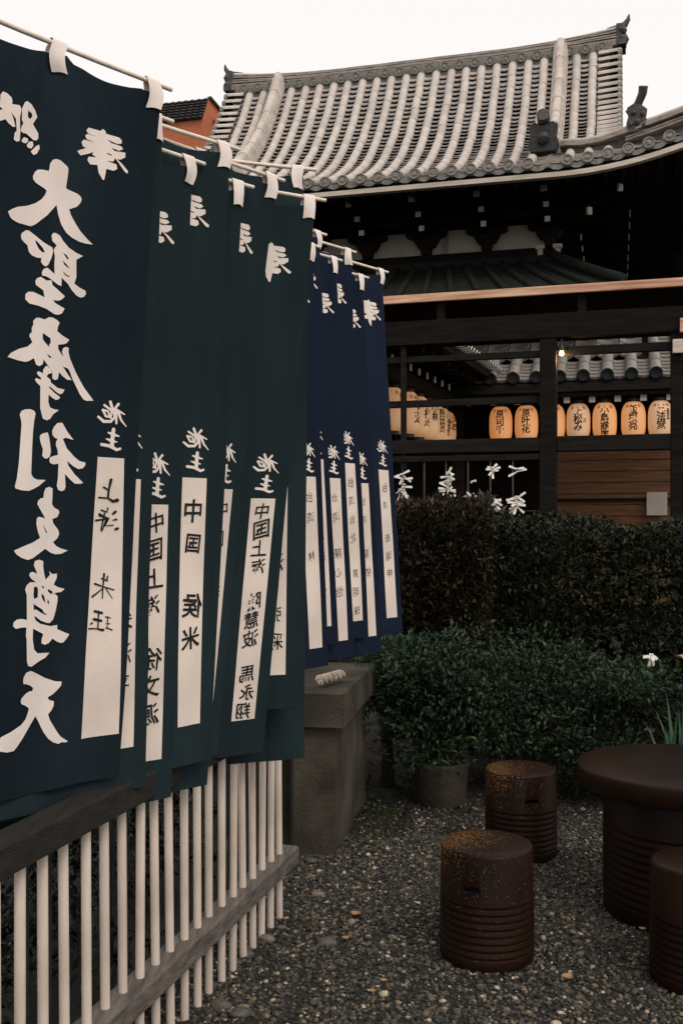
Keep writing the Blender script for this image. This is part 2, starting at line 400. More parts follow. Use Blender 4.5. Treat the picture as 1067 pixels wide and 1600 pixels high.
# single stones and fallen leaves one can pick out
PEB = [(418, 1473, .030, 'pebble', 'rough tan stone lying at the foot of the last pickets'),
       (487, 1350, .030, 'pebble_dark', 'mossy stone lying against the foot of the stone stand'),
       (497, 1403, .028, 'pebble', 'flat tan stone on the gravel between fence end and stone stand'),
       (510, 1480, .040, 'pebble_dark', 'long flat dark stone on the gravel right of the fence'),
       (485, 1375, .018, 'pebble', 'small tan stone near the stone stand foot'),
       (385, 1497, .030, 'pebble_dark', 'dark round stone beside a picket foot on the gravel'),
       (440, 1455, .022, 'pebble_dark', 'grey stone lying beyond the rough tan stone'),
       (345, 1578, .035, 'pebble_dark', 'dark grey stone low at the near pickets'),
       (375, 1592, .035, 'pebble_dark', 'smooth dark stone with pale stone beside it'),
       (380, 1580, .020, 'pebble', 'pale round pebble on the gravel by the near pickets')]
def ground_pt(px, py):
    Y = 1600 * 1.53 / (py - 825); return ((px - 533.5) * Y / 1600, Y)
def pebble(x, y, r, mat, label):
    m = MB(); t = bpy.data.meshes.new('t'); bm = bmesh.new(); bmesh.ops.create_icosphere(bm, subdivisions=3, radius=1)
    sd = rng.random() * 50; an = rng.uniform(-.5, .5)
    for v in bm.verts:
        k = 1 + .22 * noise.noise(v.co * 1.3 + Vector((sd, 0, 0))) + .08 * noise.noise(v.co * 3.5 + Vector((sd, 4, 0)))
        p = v.co * k; p = Vector((p.x * r * 1.25, p.y * r * .85, p.z * r * .55))
        v.co = Matrix.Rotation(an, 3, 'Z') @ p
    bm.to_mesh(t); bm.free(); t.materials.append(M[mat]); t.polygons.foreach_set('use_smooth', [True] * len(t.polygons))
    o = put('stone', t); o.location = (x, y, .010 + r * .25); return tag(o, label, 'stone', 'stones on the gravel')
for px, py, r, mt, lb in PEB: pebble(*ground_pt(px, py), r * .82, mt, lb)
LEAF = [(886, 1541, .024, 'curled yellow leaf on the gravel in front of the stools'), (556, 1440, .022, 'flat tan leaf on the gravel left of the front stool'),
        (540, 1478, .016, 'small tan leaf beside the long flat dark stone'), (600, 1545, .013, 'orange leaf scrap on the gravel left of the front stool foot'),
        (583, 1562, .012, 'dark orange leaf scrap on the near gravel'), (1003, 1463, .014, 'small yellow leaf at the foot of the round table'),
        (757, 1176, .02, 'orange leaf caught beside the planter')]
for px, py, r, lb in LEAF:
    x, y = ground_pt(px, py) if py > 1200 else (.86, 5.75)
    m = MB(); n = 9; a0 = rng.uniform(-.6, .6)
    def lf(u, v, r=r, a0=a0):
        w = math.sin(math.pi * u) ** .7 * .42; X = (u - .5) * 2 * r; Yv = v * w * 2 * r
        return (X * math.cos(a0) - Yv * math.sin(a0), X * math.sin(a0) + Yv * math.cos(a0), abs(v) * r * .35 + (u - .5) ** 2 * r * .8)
    m.grid(lf, lin(.02, .98, n), lin(-1, 1, 5)); o = m.build('fallen_leaf', 'dead_leaf', smooth=True)
    o.location = (x, y, .026); tag(o, lb, 'leaf', 'fallen leaves on the gravel')

# ------------------------------------------------------------------ fence
FY = lambda y: -.245 + .295 * (y - 3.98)          # plan line of the fence
fdir = Vector((.295, 1, 0)).normalized()
fn = Vector((-fdir.y, fdir.x, 0))
fence = empty('picket_fence', (FY(2.9), 2.9, 0), 0, 'low fence of white round pickets on weathered timber rails below the banners', 'fence')
def fl(y, off, z): p = Vector((FY(y), y, z)) + fn * off; return p - Vector((FY(2.9), 2.9, 0))
pm = MB().lathe([(0, 0), (.0125, 0), (.0130, .02), (.0128, .835), (.0115, .842), (0, .843)], 14).mesh('picket', 'picket', True)
pm.set_sharp_from_angle(angle=R(40))
y0 = 2.334; dy = .09222
for i in range(-12, 19):
    y = y0 + i * dy; p = fl(y, rng.uniform(-.003, .003), rng.uniform(-.015, .0))
    o = put('picket', pm, fence); o.location = p; o.rotation_euler = (rng.uniform(-.008, .008), rng.uniform(-.008, .008), rng.uniform(0, 6))
def rail(name, z0, z1, w, mat, y_a, y_b, off=0):
    m = MB(); n = 18
    ys = lin(y_a, y_b, n)
    # rounded worn section
    sec = [(-w / 2, -.5), (w / 2, -.5), (w / 2, .42), (w / 2 - .006, .5), (-w / 2 + .006, .5), (-w / 2, .42)]
    path = [fl(y, off, (z0 + z1) / 2 + .002 * math.sin(y * 3)) for y in ys]
    m.sweep(path, [(a, b * (z1 - z0)) for a, b in sec]); return m.build(name, mat, fence, bevel=.003)
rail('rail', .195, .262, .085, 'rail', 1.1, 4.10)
rail('rail', .772, .845, .085, 'rail_shaded', 1.1, 4.10)
for yy in (1.3,):
    m = MB(); m.box(fl(yy, .0 if yy < 2 else .012, .42), (.075, .075, .84)); m.build('post', 'rail_shaded', fence, bevel=.004)

# ------------------------------------------------------------------ stone stand
bx = empty('stone_stand', (-.018, 4.75, 0), R(-9.5), 'old stone stand with a thick slab top on a solid block', 'stone stand')
def rough_box(c, d, n, amp, seed):
    bm = bmesh.new(); bmesh.ops.create_cube(bm, size=1)
    bmesh.ops.bevel(bm, geom=bm.edges[:], offset=.012 / max(d), segments=2, affect='EDGES')
    bmesh.ops.subdivide_edges(bm, edges=bm.edges[:], cuts=n, use_grid_fill=True)
    me = bpy.data.meshes.new('b')
    for v in bm.verts:
        p = Vector((v.co.x * d[0], v.co.y * d[1], v.co.z * d[2])); q = (p + Vector((seed, 0, 0)))
        v.co = Vector(c) + p + p.normalized() * (amp * noise.noise(q * 9) + amp * .5 * noise.noise(q * 30))
    bm.to_mesh(me); bm.free(); me.materials.append(M['concrete']); return me
put('slab', rough_box((-.27, .48, .692), (.62, 1.10, .156), 9, .0022, 2), bx)
put('block', rough_box((-.115, .49, .306), (.21, 1.02, .62), 9, .002, 5), bx)
put('recessed_panel', rough_box((-.37, .53, .306), (.31, .90, .62), 6, .004, 8), bx)
put('footing', rough_box((-.29, .49, .0), (.56, 1.06, .03), 4, .004, 9), bx)
rp = MB()
pts = []
for k in range(2):
    pth = []
    for i in range(60):
        t = i / 59; a = t * 2 * math.pi * 2.7 + k * math.pi
        pth.append((-.118 + t * .25, .0125 * math.cos(a), .026 + .0125 * math.sin(a)))
    rad = [min(.0135, .005 + .0025 * min(i, (59 - i) * .6)) for i in range(60)]
    rp.tube(pth, rad, 8)
ro = rp.build('rope_piece', 'rope', smooth=True); ro.location = (-.055, 4.98, .778); ro.rotation_euler = (0, 0, R(62))
tag(ro, 'short twisted piece of pale straw rope lying on the stone stand', 'rope')

# ------------------------------------------------------------------ stools and table
def lathe_obj(name, prof, mat, parent, n=72):
    return MB().lathe(prof, n).build(name, mat, parent, smooth=True, sharp=50)
def ringed(r_bot, r_top, h, z_r0, z_r1, nr, bev=.012, inset=.012):
    p = [(0, .0), (r_bot - .008, .0), (r_bot, .008)]
    dz = (z_r1 - z_r0) / nr
    p.append((r_bot + (r_top - r_bot) * z_r0 / h, z_r0))
    for i in range(nr):
        z = z_r0 + dz * i; rr = r_bot + (r_top - r_bot) * z / h
        p += [(rr, z + dz * .15), (rr - .0022, z + dz * .30), (rr - .0022, z + dz * .45), (rr + .0022, z + dz * .66), (rr + .0022, z + dz * .80), (rr, z + dz)]
    p += [(r_top, h - bev), (r_top - bev * .3, h - bev * .3), (r_top - bev, h), (r_top * .5, h - .002), (0, h - .004)]
    return p
def stool(x, y, rz, label, r=.165, h=.40, gl='glaze'):
    e = empty('ceramic_stool', (x, y, .012), rz, label, 'stool', 'brown ceramic stools')
    body = MB().lathe(ringed(r * 1.005, r * .985, h, .035, h * .58, 8), 80).build('body', gl, e, smooth=True, sharp=50)
    bm = bmesh.new(); bm.from_mesh(body.data); bmesh.ops.remove_doubles(bm, verts=bm.verts, dist=1e-5)
    bmesh.ops.recalc_face_normals(bm, faces=bm.faces); bm.to_mesh(body.data); bm.free()
    # two hand holes through the wall near the top
    cut = MB()
    for s in (-1, 1):
        vs = []; fs = []
        for k, yy in enumerate((r * .80, r * 1.2)):
            for j in range(20):
                a = 2 * math.pi * j / 20; cx = .020 * (1 if math.cos(a) > 0 else -1) + .0115 * math.cos(a)
                vs.append((cx, s * yy, h * .70 + .0115 * math.sin(a)))
        fs = [(j, (j + 1) % 20, 20 + (j + 1) % 20, 20 + j) for j in range(20)] + [tuple(range(20))[::-1], tuple(range(20, 40))]
        cut.add(vs, fs)
    c = cut.build('cutter', 'hole', e)
    md = body.modifiers.new('b', 'BOOLEAN'); md.object = c; md.operation = 'DIFFERENCE'; md.solver = 'EXACT'
    md.material_mode = 'TRANSFER' if hasattr(md, 'material_mode') else md.material_mode
    bpy.context.view_layer.update()
    me = bpy.data.meshes.new_from_object(body.evaluated_get(bpy.context.evaluated_depsgraph_get()))
    body.modifiers.clear(); body.data = me; me.set_sharp_from_angle(angle=R(50))
    bpy.data.objects.remove(c)
    return e
stool(.516, 3.645, R(-27), 'brown glazed ceramic stool with speckled rim and dark hand hole, left of the round table')
stool(.837, 4.785, R(8), 'brown ceramic stool with golden speckles in front of the green bushes')
stool(1.205, 3.44, R(70), 'plain dark brown ceramic stool close beside the round table', gl='plain_glaze')
tb = empty('round_table', (1.345, 4.06, .012), 0, 'round brown ceramic table with a thick disc top on a ribbed drum', 'table')
MB().lathe(ringed(.300, .300, .50, .06, .36, 10), 96).build('drum', 'plain_glaze', tb, smooth=True, sharp=50)
MB().lathe([(0, .495), (.38, .495), (.394, .499), (.400, .506), (.402, .568), (.399, .576), (.392, .58), (.2, .578), (0, .576)], 96).build('table_top', 'plain_glaze', tb, smooth=True, sharp=60)

# ------------------------------------------------------------------ banners
# written marks on the cloth, in millimetres: u leftwards from the free edge, v down from the top hem
LET = {'dai':{'o':[[[309,284],[307,265],[300,255],[292,251],[281,251],[262,260],[259,266],[260,287],[262,312],[258,314],[228,316],[218,320],[214,326],[218,337],[228,349],[249,361],[244,373],[231,389],[213,407],[195,419],[174,432],[192,434],[214,434],[236,429],[253,421],[268,404],[278,381],[284,360],[306,390],[336,418],[348,425],[381,423],[394,419],[402,414],[409,402],[398,393],[384,385],[359,377],[339,367],[324,355],[315,342],[312,332],[317,328],[340,318],[348,311],[349,303],[344,291],[337,285],[327,283]]],'h':[]},'sho':{'o':[[[372,454],[370,446],[360,437],[352,436],[334,445],[312,457],[288,465],[285,474],[289,491],[296,508],[303,514],[311,511],[316,505],[315,496],[328,497],[341,494],[349,487],[354,472],[363,466],[369,461]],[[292,437],[288,429],[280,428],[269,432],[260,443],[243,456],[220,464],[200,467],[219,481],[217,503],[215,524],[220,540],[203,547],[185,552],[183,559],[188,567],[199,571],[210,568],[225,558],[239,544],[258,533],[257,553],[266,552],[293,539],[301,537],[311,537],[312,529],[308,521],[298,516],[289,521],[278,528],[280,506],[280,485],[284,469],[277,457],[289,449]],[[328,554],[324,546],[314,541],[298,547],[285,544],[282,555],[245,576],[253,585],[263,590],[278,591],[271,597],[243,606],[250,619],[261,624],[272,624],[294,615],[315,611],[341,609],[352,601],[352,589],[345,582],[332,580],[301,588],[306,572],[326,562]]],'h':[[[335,456],[329,458],[314,470],[307,480],[313,482],[323,476],[330,466]],[[259,471],[247,476],[241,484],[246,485]],[[259,491],[248,497],[237,506],[242,506],[253,500]],[[257,516],[243,524],[235,524],[237,528],[249,525]]]},'ma':{'o':[[[328,649],[321,641],[313,639],[297,641],[287,634],[276,633],[263,637],[255,642],[259,653],[260,664],[244,672],[222,679],[229,688],[237,692],[255,696],[254,706],[244,717],[236,723],[242,711],[239,702],[231,698],[222,699],[222,709],[217,723],[197,756],[172,792],[144,823],[164,825],[173,821],[182,810],[204,776],[215,756],[220,750],[236,747],[218,766],[207,777],[220,778],[235,771],[247,762],[248,772],[250,780],[258,783],[266,780],[267,764],[294,737],[296,749],[305,755],[314,752],[321,737],[332,745],[342,749],[362,748],[390,743],[381,732],[361,720],[339,712],[327,700],[336,687],[335,680],[330,677],[331,666],[327,658]],[[284,751],[273,758],[267,767],[278,770],[283,777],[271,784],[270,790],[249,801],[227,803],[232,812],[240,816],[251,812],[274,799],[273,804],[256,815],[239,823],[244,829],[252,831],[263,827],[274,820],[274,838],[268,851],[256,854],[241,855],[258,867],[265,878],[275,883],[287,880],[291,869],[296,856],[299,802],[310,795],[315,788],[311,784],[299,787],[298,782],[307,777],[311,771],[306,767],[293,771],[294,763],[289,755]]],'h':[[[300,674],[278,684],[277,695],[280,698],[281,705],[296,693],[300,687]],[[286,722],[271,729],[278,732]]]},'ri':{'o':[[[351,876],[347,867],[338,862],[324,860],[313,863],[308,869],[311,886],[313,914],[313,960],[312,1015],[305,1024],[294,1028],[268,1028],[286,1042],[301,1050],[316,1056],[337,1055],[352,1051],[354,1047],[350,1026],[347,989],[346,939],[345,902],[346,891]],[[293,922],[286,916],[271,912],[267,920],[262,938],[258,957],[260,970],[269,976],[277,975],[283,969],[282,954],[289,940],[292,931]],[[258,908],[253,897],[243,887],[229,885],[225,889],[211,907],[193,925],[216,921],[224,925],[216,938],[211,947],[188,967],[173,977],[156,980],[157,988],[163,995],[175,997],[189,991],[208,978],[203,990],[185,1010],[159,1031],[166,1034],[182,1034],[195,1025],[212,1010],[208,1042],[211,1051],[220,1054],[229,1051],[234,1041],[232,1022],[233,986],[247,989],[258,986],[261,981],[260,973],[252,969],[236,965],[238,953],[244,942],[244,933],[240,926],[250,923],[256,917]]],'h':[]},'shi':{'o':[[[271,1058],[267,1048],[256,1044],[246,1048],[245,1067],[245,1086],[239,1094],[224,1101],[222,1108],[227,1118],[241,1123],[238,1133],[222,1150],[219,1159],[223,1170],[235,1180],[225,1190],[211,1196],[192,1201],[210,1209],[226,1210],[240,1206],[257,1196],[292,1218],[307,1222],[326,1216],[339,1208],[346,1199],[327,1191],[295,1180],[274,1169],[282,1154],[288,1136],[288,1123],[284,1118],[278,1118],[262,1122],[273,1108],[289,1087],[287,1079],[280,1073],[272,1072]]],'h':[[[267,1136],[254,1157],[257,1158],[264,1145]]]},'son':{'o':[[[288,1235],[285,1225],[273,1222],[260,1226],[259,1239],[255,1256],[249,1272],[237,1260],[241,1251],[231,1259],[218,1258],[218,1269],[225,1285],[212,1292],[194,1297],[203,1304],[214,1305],[227,1309],[219,1309],[212,1314],[211,1326],[214,1350],[219,1371],[228,1380],[236,1379],[255,1372],[276,1358],[271,1370],[255,1380],[225,1388],[207,1386],[206,1397],[171,1412],[178,1422],[186,1431],[194,1432],[206,1427],[217,1419],[227,1430],[238,1433],[248,1428],[248,1418],[244,1406],[277,1390],[276,1416],[269,1442],[258,1452],[239,1453],[223,1454],[233,1465],[251,1472],[274,1483],[285,1480],[290,1469],[296,1415],[299,1405],[299,1385],[315,1384],[330,1386],[338,1379],[337,1370],[329,1364],[316,1363],[299,1367],[304,1307],[310,1293],[306,1283],[296,1276],[278,1277],[294,1267],[300,1259],[298,1253],[290,1251],[275,1257]]],'h':[[[283,1288],[274,1288],[270,1295],[269,1314],[280,1318],[283,1308]],[[281,1329],[274,1333],[252,1345],[246,1354],[236,1358],[243,1359],[257,1352],[273,1343],[279,1345]],[[259,1285],[251,1291],[253,1294],[258,1290]],[[258,1305],[250,1312],[244,1329],[251,1324],[257,1314]],[[239,1320],[234,1327],[235,1334],[239,1329]],[[240,1295],[225,1303],[230,1309],[240,1301]]]},'ten':{'o':[[[298,1516],[297,1506],[290,1496],[275,1493],[254,1503],[232,1515],[202,1527],[183,1530],[184,1540],[192,1548],[205,1559],[219,1565],[215,1572],[201,1577],[201,1588],[206,1599],[215,1608],[209,1623],[190,1652],[178,1668],[155,1684],[163,1685],[174,1683],[182,1686],[197,1680],[211,1669],[226,1649],[238,1628],[251,1607],[265,1627],[286,1656],[301,1673],[311,1682],[330,1682],[348,1677],[366,1671],[351,1642],[324,1634],[294,1622],[281,1610],[275,1595],[273,1585],[284,1577],[297,1571],[301,1565],[299,1557],[288,1548],[275,1543],[266,1544],[264,1536],[274,1529],[287,1524],[296,1522]]],'h':[]},'hou':{'o':[[[209,147],[203,137],[166,133],[160,126],[152,129],[150,136],[115,138],[107,144],[107,153],[118,156],[147,150],[134,157],[108,160],[101,166],[113,173],[135,169],[125,176],[94,174],[93,186],[107,195],[117,196],[102,205],[81,220],[84,227],[93,223],[123,194],[127,204],[145,206],[118,210],[115,221],[125,228],[145,227],[149,256],[153,258],[166,242],[170,223],[192,228],[201,220],[198,210],[173,204],[186,201],[185,193],[174,185],[194,200],[224,217],[236,212],[232,207],[207,191],[218,191],[223,182],[216,173],[181,167],[206,168],[212,161],[205,154],[173,150],[202,152]]],'h':[[[144,185],[132,187],[133,190],[146,188]]]},'nou':{'o':[[[390,150],[384,133],[378,128],[365,133],[354,144],[346,159],[357,178],[341,197],[340,209],[344,215],[352,216],[374,205],[383,206],[390,202],[387,190],[383,183],[388,176]],[[385,224],[379,215],[368,216],[367,223],[374,229],[383,228]],[[370,232],[364,222],[354,220],[352,230],[358,238],[367,237]],[[358,245],[345,229],[337,224],[335,233],[342,247],[350,252]],[[446,132],[440,122],[429,123],[417,130],[415,138],[416,145],[396,143],[391,151],[394,172],[390,208],[390,227],[398,231],[406,228],[405,212],[400,205],[404,178],[417,165],[410,180],[404,197],[411,199],[423,193],[430,186],[445,195],[462,208],[473,202],[457,185],[448,171],[465,169],[459,155],[446,148]]],'h':[[[373,149],[362,154],[360,160],[366,169],[373,164]],[[445,161],[439,164],[443,168],[448,167]]]},'seshu':{'o':[[[99,822],[91,839],[89,841],[86,841],[83,839],[83,836],[91,819],[92,818],[96,818],[99,820]],[[114,834],[93,845],[81,842],[79,842],[79,839],[80,837],[82,837],[90,839],[110,829],[112,828],[115,830],[116,833]],[[72,823],[85,840],[86,841],[84,843],[82,843],[81,843],[65,827],[64,824],[66,822],[69,821]],[[79,843],[65,846],[49,851],[47,851],[46,850],[46,849],[47,848],[62,841],[75,836],[78,836],[81,838],[81,842]],[[74,844],[60,867],[42,881],[41,882],[40,881],[39,880],[40,879],[54,864],[65,841],[67,839],[71,839],[74,842]],[[79,847],[75,875],[74,877],[71,878],[69,876],[68,875],[71,846],[72,844],[75,843],[79,845]],[[90,840],[82,859],[92,868],[110,869],[126,860],[128,859],[131,861],[132,863],[130,865],[113,877],[88,875],[73,859],[82,838],[84,836],[87,836],[90,838]],[[119,846],[108,862],[95,863],[93,862],[91,860],[93,857],[95,856],[103,857],[113,842],[114,841],[118,842],[120,844]],[[117,846],[102,848],[97,859],[96,860],[93,860],[91,859],[91,857],[98,844],[115,841],[117,841],[119,843],[118,845]],[[92,844],[93,863],[93,864],[90,865],[88,864],[87,863],[87,844],[87,843],[89,842],[92,843]],[[85,890],[87,911],[88,936],[86,939],[81,941],[76,939],[75,936],[75,912],[74,891],[75,888],[79,886],[83,888]],[[96,902],[81,909],[60,909],[60,909],[59,908],[59,907],[60,906],[78,900],[95,898],[96,898],[98,900],[98,901]],[[101,918],[86,925],[66,924],[65,924],[65,923],[65,922],[66,922],[83,916],[100,915],[101,915],[102,916],[102,918]],[[114,936],[91,938],[66,947],[53,942],[52,941],[52,938],[54,936],[56,936],[64,939],[88,930],[113,928],[116,928],[118,932],[117,935]]],'h':[]},'n_shang':{'o':[[[83,1020],[86,1045],[88,1068],[87,1069],[85,1070],[82,1070],[81,1068],[80,1045],[74,1021],[74,1019],[78,1017],[82,1018]],[[101,1042],[85,1049],[84,1050],[83,1049],[82,1047],[83,1046],[98,1038],[100,1038],[102,1039],[102,1041]],[[112,1069],[85,1070],[69,1080],[53,1077],[51,1075],[50,1072],[53,1069],[57,1068],[67,1072],[84,1066],[112,1065],[113,1066],[114,1067],[113,1069]]],'h':[]},'n_hai':{'o':[[[63,1110],[56,1105],[55,1103],[56,1100],[59,1099],[62,1100],[68,1106],[69,1107],[68,1110],[65,1111]],[[64,1126],[54,1125],[52,1124],[52,1122],[54,1120],[56,1120],[65,1123],[66,1124],[66,1125],[65,1126]],[[54,1151],[47,1149],[46,1147],[46,1144],[49,1143],[51,1143],[57,1145],[59,1147],[59,1150],[56,1151]],[[85,1093],[84,1102],[101,1097],[102,1097],[103,1098],[103,1100],[102,1101],[83,1106],[80,1094],[81,1092],[83,1092],[84,1092]],[[107,1113],[86,1120],[97,1153],[97,1154],[96,1155],[95,1155],[94,1154],[79,1120],[104,1107],[106,1106],[109,1108],[109,1111]],[[115,1128],[80,1123],[79,1123],[79,1122],[80,1120],[81,1120],[116,1123],[117,1123],[118,1125],[117,1127]],[[106,1115],[81,1122],[88,1140],[63,1139],[62,1139],[61,1137],[62,1136],[64,1136],[84,1138],[75,1119],[104,1110],[106,1110],[108,1111],[108,1114]],[[93,1106],[100,1149],[100,1150],[98,1151],[96,1151],[96,1150],[88,1107],[89,1106],[90,1105],[92,1106]]],'h':[]},'n_mi':{'o':[[[83,1262],[83,1294],[82,1327],[81,1327],[80,1328],[79,1327],[79,1327],[79,1295],[77,1263],[78,1261],[80,1260],[82,1261]],[[88,1276],[70,1283],[69,1283],[68,1282],[68,1281],[68,1280],[87,1273],[88,1273],[89,1273],[89,1275]],[[72,1269],[73,1280],[73,1281],[71,1282],[69,1281],[69,1280],[68,1270],[68,1269],[70,1268],[72,1268]],[[106,1290],[82,1297],[50,1307],[49,1307],[48,1306],[48,1304],[49,1304],[81,1294],[105,1285],[107,1285],[108,1287],[108,1289]],[[82,1299],[113,1319],[113,1321],[113,1322],[111,1323],[109,1323],[80,1301],[79,1300],[80,1299],[81,1299]],[[74,1301],[54,1328],[53,1329],[52,1329],[52,1328],[52,1328],[71,1300],[72,1299],[73,1299],[74,1300]]],'h':[]},'n_jue':{'o':[[[101,1361],[80,1367],[78,1367],[76,1365],[76,1363],[78,1361],[100,1355],[102,1355],[104,1357],[103,1359]],[[91,1358],[90,1404],[89,1405],[88,1405],[86,1405],[86,1404],[87,1359],[88,1358],[89,1357],[91,1357]],[[102,1382],[80,1387],[78,1387],[76,1384],[77,1382],[79,1381],[101,1375],[103,1376],[105,1378],[104,1380]],[[115,1404],[92,1405],[74,1412],[71,1411],[69,1409],[70,1406],[72,1405],[92,1402],[115,1400],[116,1401],[117,1402],[116,1403]],[[107,1392],[104,1390],[103,1389],[104,1387],[106,1386],[107,1386],[111,1389],[112,1390],[111,1392],[109,1392]],[[64,1373],[63,1406],[63,1406],[62,1407],[61,1407],[61,1406],[61,1374],[62,1373],[63,1372],[64,1373]],[[69,1376],[54,1379],[53,1379],[53,1378],[53,1377],[54,1377],[69,1373],[70,1373],[70,1374],[70,1375]],[[66,1393],[55,1394],[54,1394],[54,1393],[54,1392],[55,1392],[66,1391],[67,1391],[67,1392],[67,1393]],[[66,1404],[49,1411],[48,1411],[47,1410],[47,1409],[48,1408],[65,1401],[66,1401],[67,1402],[67,1404]]],'h':[]}}
_fill = {}
def mark(keys, step=.016):
    k = tuple(keys)
    if k not in _fill:
        V = []; T = []
        for q in keys:
            v, t = flat_fill([[(a / 1000, b / 1000) for a, b in p] for p in LET[q]['o']], [[(a / 1000, b / 1000) for a, b in p] for p in LET[q]['h']], step)
            o = len(V); V += v; T += [tuple(i + o for i in f) for f in t]
        _fill[k] = (V, T)
    return _fill[k]
def names(text, u, v0, size, gap, off=0.0, seed=1):
    """hand-written names on the label, read from the far side so mirrored here: one (verts, faces) per character"""
    r = random.Random(seed); out = []; v = v0
    for ch in text:
        if ch == ' ': v += gap * .9; continue
        gv, gf = glyph(ch, off)
        sh = r.uniform(-.25, .05); rot = r.uniform(-.12, .12); s = size * r.uniform(.88, 1.12); ju = r.uniform(-.004, .004); V = []
        for x, y in gv:
            x2 = x + .03 * noise.noise(Vector((x * 4, y * 4, seed))); y2 = y + sh * x2 + .03 * noise.noise(Vector((x * 4, y * 4, seed + 9)))
            x3 = x2 * math.cos(rot) - y2 * math.sin(rot); y3 = x2 * math.sin(rot) + y2 * math.cos(rot)
            V.append((u + ju + x3 * s, v - y3 * s))         # u grows leftwards: the writing shows mirrored
        out.append((V, gf)); v += gap
    return out

BW = .60
def banner(px_edge, Y, z, dirx, diry, lean, cloth, label, group, text=None, own=None, full=False, seed=0, amp=.008, curl=.0, ry=0.0, BH=1.80, stick=.045, lab_u=(.042, .128), lab_b=(.042, .128)):
    X = (px_edge - 533.5) * Y / 1600
    d = Vector((dirx, diry, 0)).normalized(); n = Vector((d.y, -d.x, 0))     # n faces the yard
    org = Vector((X - d.x * BW, Y - d.y * BW, 0))
    e = empty('banner', org, 0, label, 'banner', group)
    r = random.Random(seed); ph = [r.uniform(0, 6.28) for _ in range(6)]
    def P(u, v, o=0.0):
        t = v / BH
        tabs = abs(((u - .02) % .28) - .14) / .14            # 1 at the tabs, 0 between them
        sag = .016 * (1 - tabs ** 2) * max(0, 1 - v / .5)
        w = amp * (.25 + .75 * t) * (math.sin(u * 15 + ph[0] + v * 1.1) + .5 * math.sin(u * 34 + ph[1] - v * 2)) \
            + amp * .9 * t * math.sin(v * 2.6 + ph[2] + u * 4) + curl * t * t * (1 - u / BW)
        w += .007 * max(0, 1 - v / .40) * math.sin(u * 22.4 + 1.2)
        # slack creases fanning down from the tabs, and slow billows lower down
        for tu in (.02, .30, .58):
            q = (u - tu) / (.05 + .35 * v); w += .010 * math.exp(-v / .28) * math.exp(-q * q) * math.cos(q * 5 + ph[3])
        w += amp * .8 * noise.noise(Vector((u * 5 + seed, v * 1.6, seed * 3.1))) + amp * .45 * noise.noise(Vector((u * 11 + seed, v * 3.5, seed)))
        p = Vector((X, Y, 0)) - d * u + Vector((lean * t, ry * t, z - .025 - v - sag)) + n * (w + o)
        return p - org
    m = MB(); m.grid(lambda a, b: P(a, b), lin(0, BW, 41), lin(0, BH, 81)); m.build('cloth', cloth, e, smooth=True)
    # folded bottom hem and side hem
    m = MB(); m.grid(lambda a, b: P(a, b, .0022), lin(.004, BW - .004, 31), lin(BH - .035, BH - .002, 3)); m.build('bottom_hem', cloth, e, smooth=True)
    def paint(V, T, nm, mat, o):
        mm = MB()
        mm.add([P(a, b, o) for a, b in V], T)
        mm.add([P(a, b, -o) for a, b in V], [f[::-1] for f in T])
        me = mm.mesh(nm, mat, True); return put(nm, me, e)
    keys = ['hou', 'seshu'] + (['nou', 'dai', 'sho', 'ma', 'ri', 'shi', 'son', 'ten'] if full else [])
    for k in keys:
        V, T = mark([k])
        if k == 'hou' and not full:
            c = (min(p[0] for p in V) + max(p[0] for p in V)) / 2; V = [(a + (.138 if cloth == 'teal' else .116) - c, b) for a, b in V]
        paint(V, T, {'seshu': 'donor_heading'}.get(k, 'brush_character'), 'print', .0024)
    m = MB(); ua, ub = lab_u
    V = []; T = []
    us = lin(ua, ub, 7); vs = lin(.964, 1.684, 40)
    for b in vs:
        q = (b - .964) / .72; V += [(a0 + (b0 - a0) * q, b) for a0, b0 in zip(us, lin(lab_b[0], lab_b[1], 7))]
    T = [(j * 7 + i, j * 7 + i + 1, (j + 1) * 7 + i + 1, (j + 1) * 7 + i) for j in range(39) for i in range(6)]
    paint(V, T, 'name_label', 'label', .0024)
    if own:
        for k in own: paint(*mark([k], .02), 'ink_character', 'ink', .0042)
    for V, T in (text or []): paint(V, T, 'ink_character', 'ink', .0042)
    # horizontal pole, tabs, upright
    a = Vector((X, Y, z)) + d * stick - org; b = Vector((X, Y, z)) - d * (BW + .03) - org
    MB().tube([a, a.lerp(b, .33) + Vector((0, 0, -.003)), a.lerp(b, .66) + Vector((0, 0, -.003)), b], .0065, 8).build('cross_pole', 'cream_pole', e, smooth=True, sharp=50)
    up = -d * .03 - n * .016
    MB().tube([up, up + Vector((0, 0, z + .03))], .0075, 8).build('upright_pole', 'dark_pole', e, smooth=True, sharp=50)
    for k, u in enumerate((.02, .30, .58)):
        m = MB(); w = .021; tl = r.uniform(-.008, .008); sw = r.uniform(-.012, .012)
        def T_(s, q, u=u, w=w, tl=tl, sw=sw):
            # q: -1..0 back flap, 0..1 front flap ; loop over the pole on top
            base = Vector((X, Y, z)) - d * (u - s * w) - org
            if abs(q) < .25:
                an = q / .25 * math.pi / 2; return base + n * (.0095 * math.sin(an)) + Vector((0, 0, .0095 * math.cos(an)))
            f = (abs(q) - .25) / .75; k_ = 1 if q > 0 else -1
            c0 = P(max(0, u - s * w * .8) if u > .1 else u - s * w * .9, .045, .006 * k_)
            top = base + n * (.0095 * k_)
            return top.lerp(c0, f) + d * (sw * math.sin(f * 3.14)) + n * (.004 * k_ * math.sin(f * 3.14))
        m.grid(T_, lin(-1, 1, 6), lin(-1, 1, 21)); m.build('tab', 'print', e, smooth=True)
    return e
TG = 'dark teal banners along the picket fence'
LU = .085
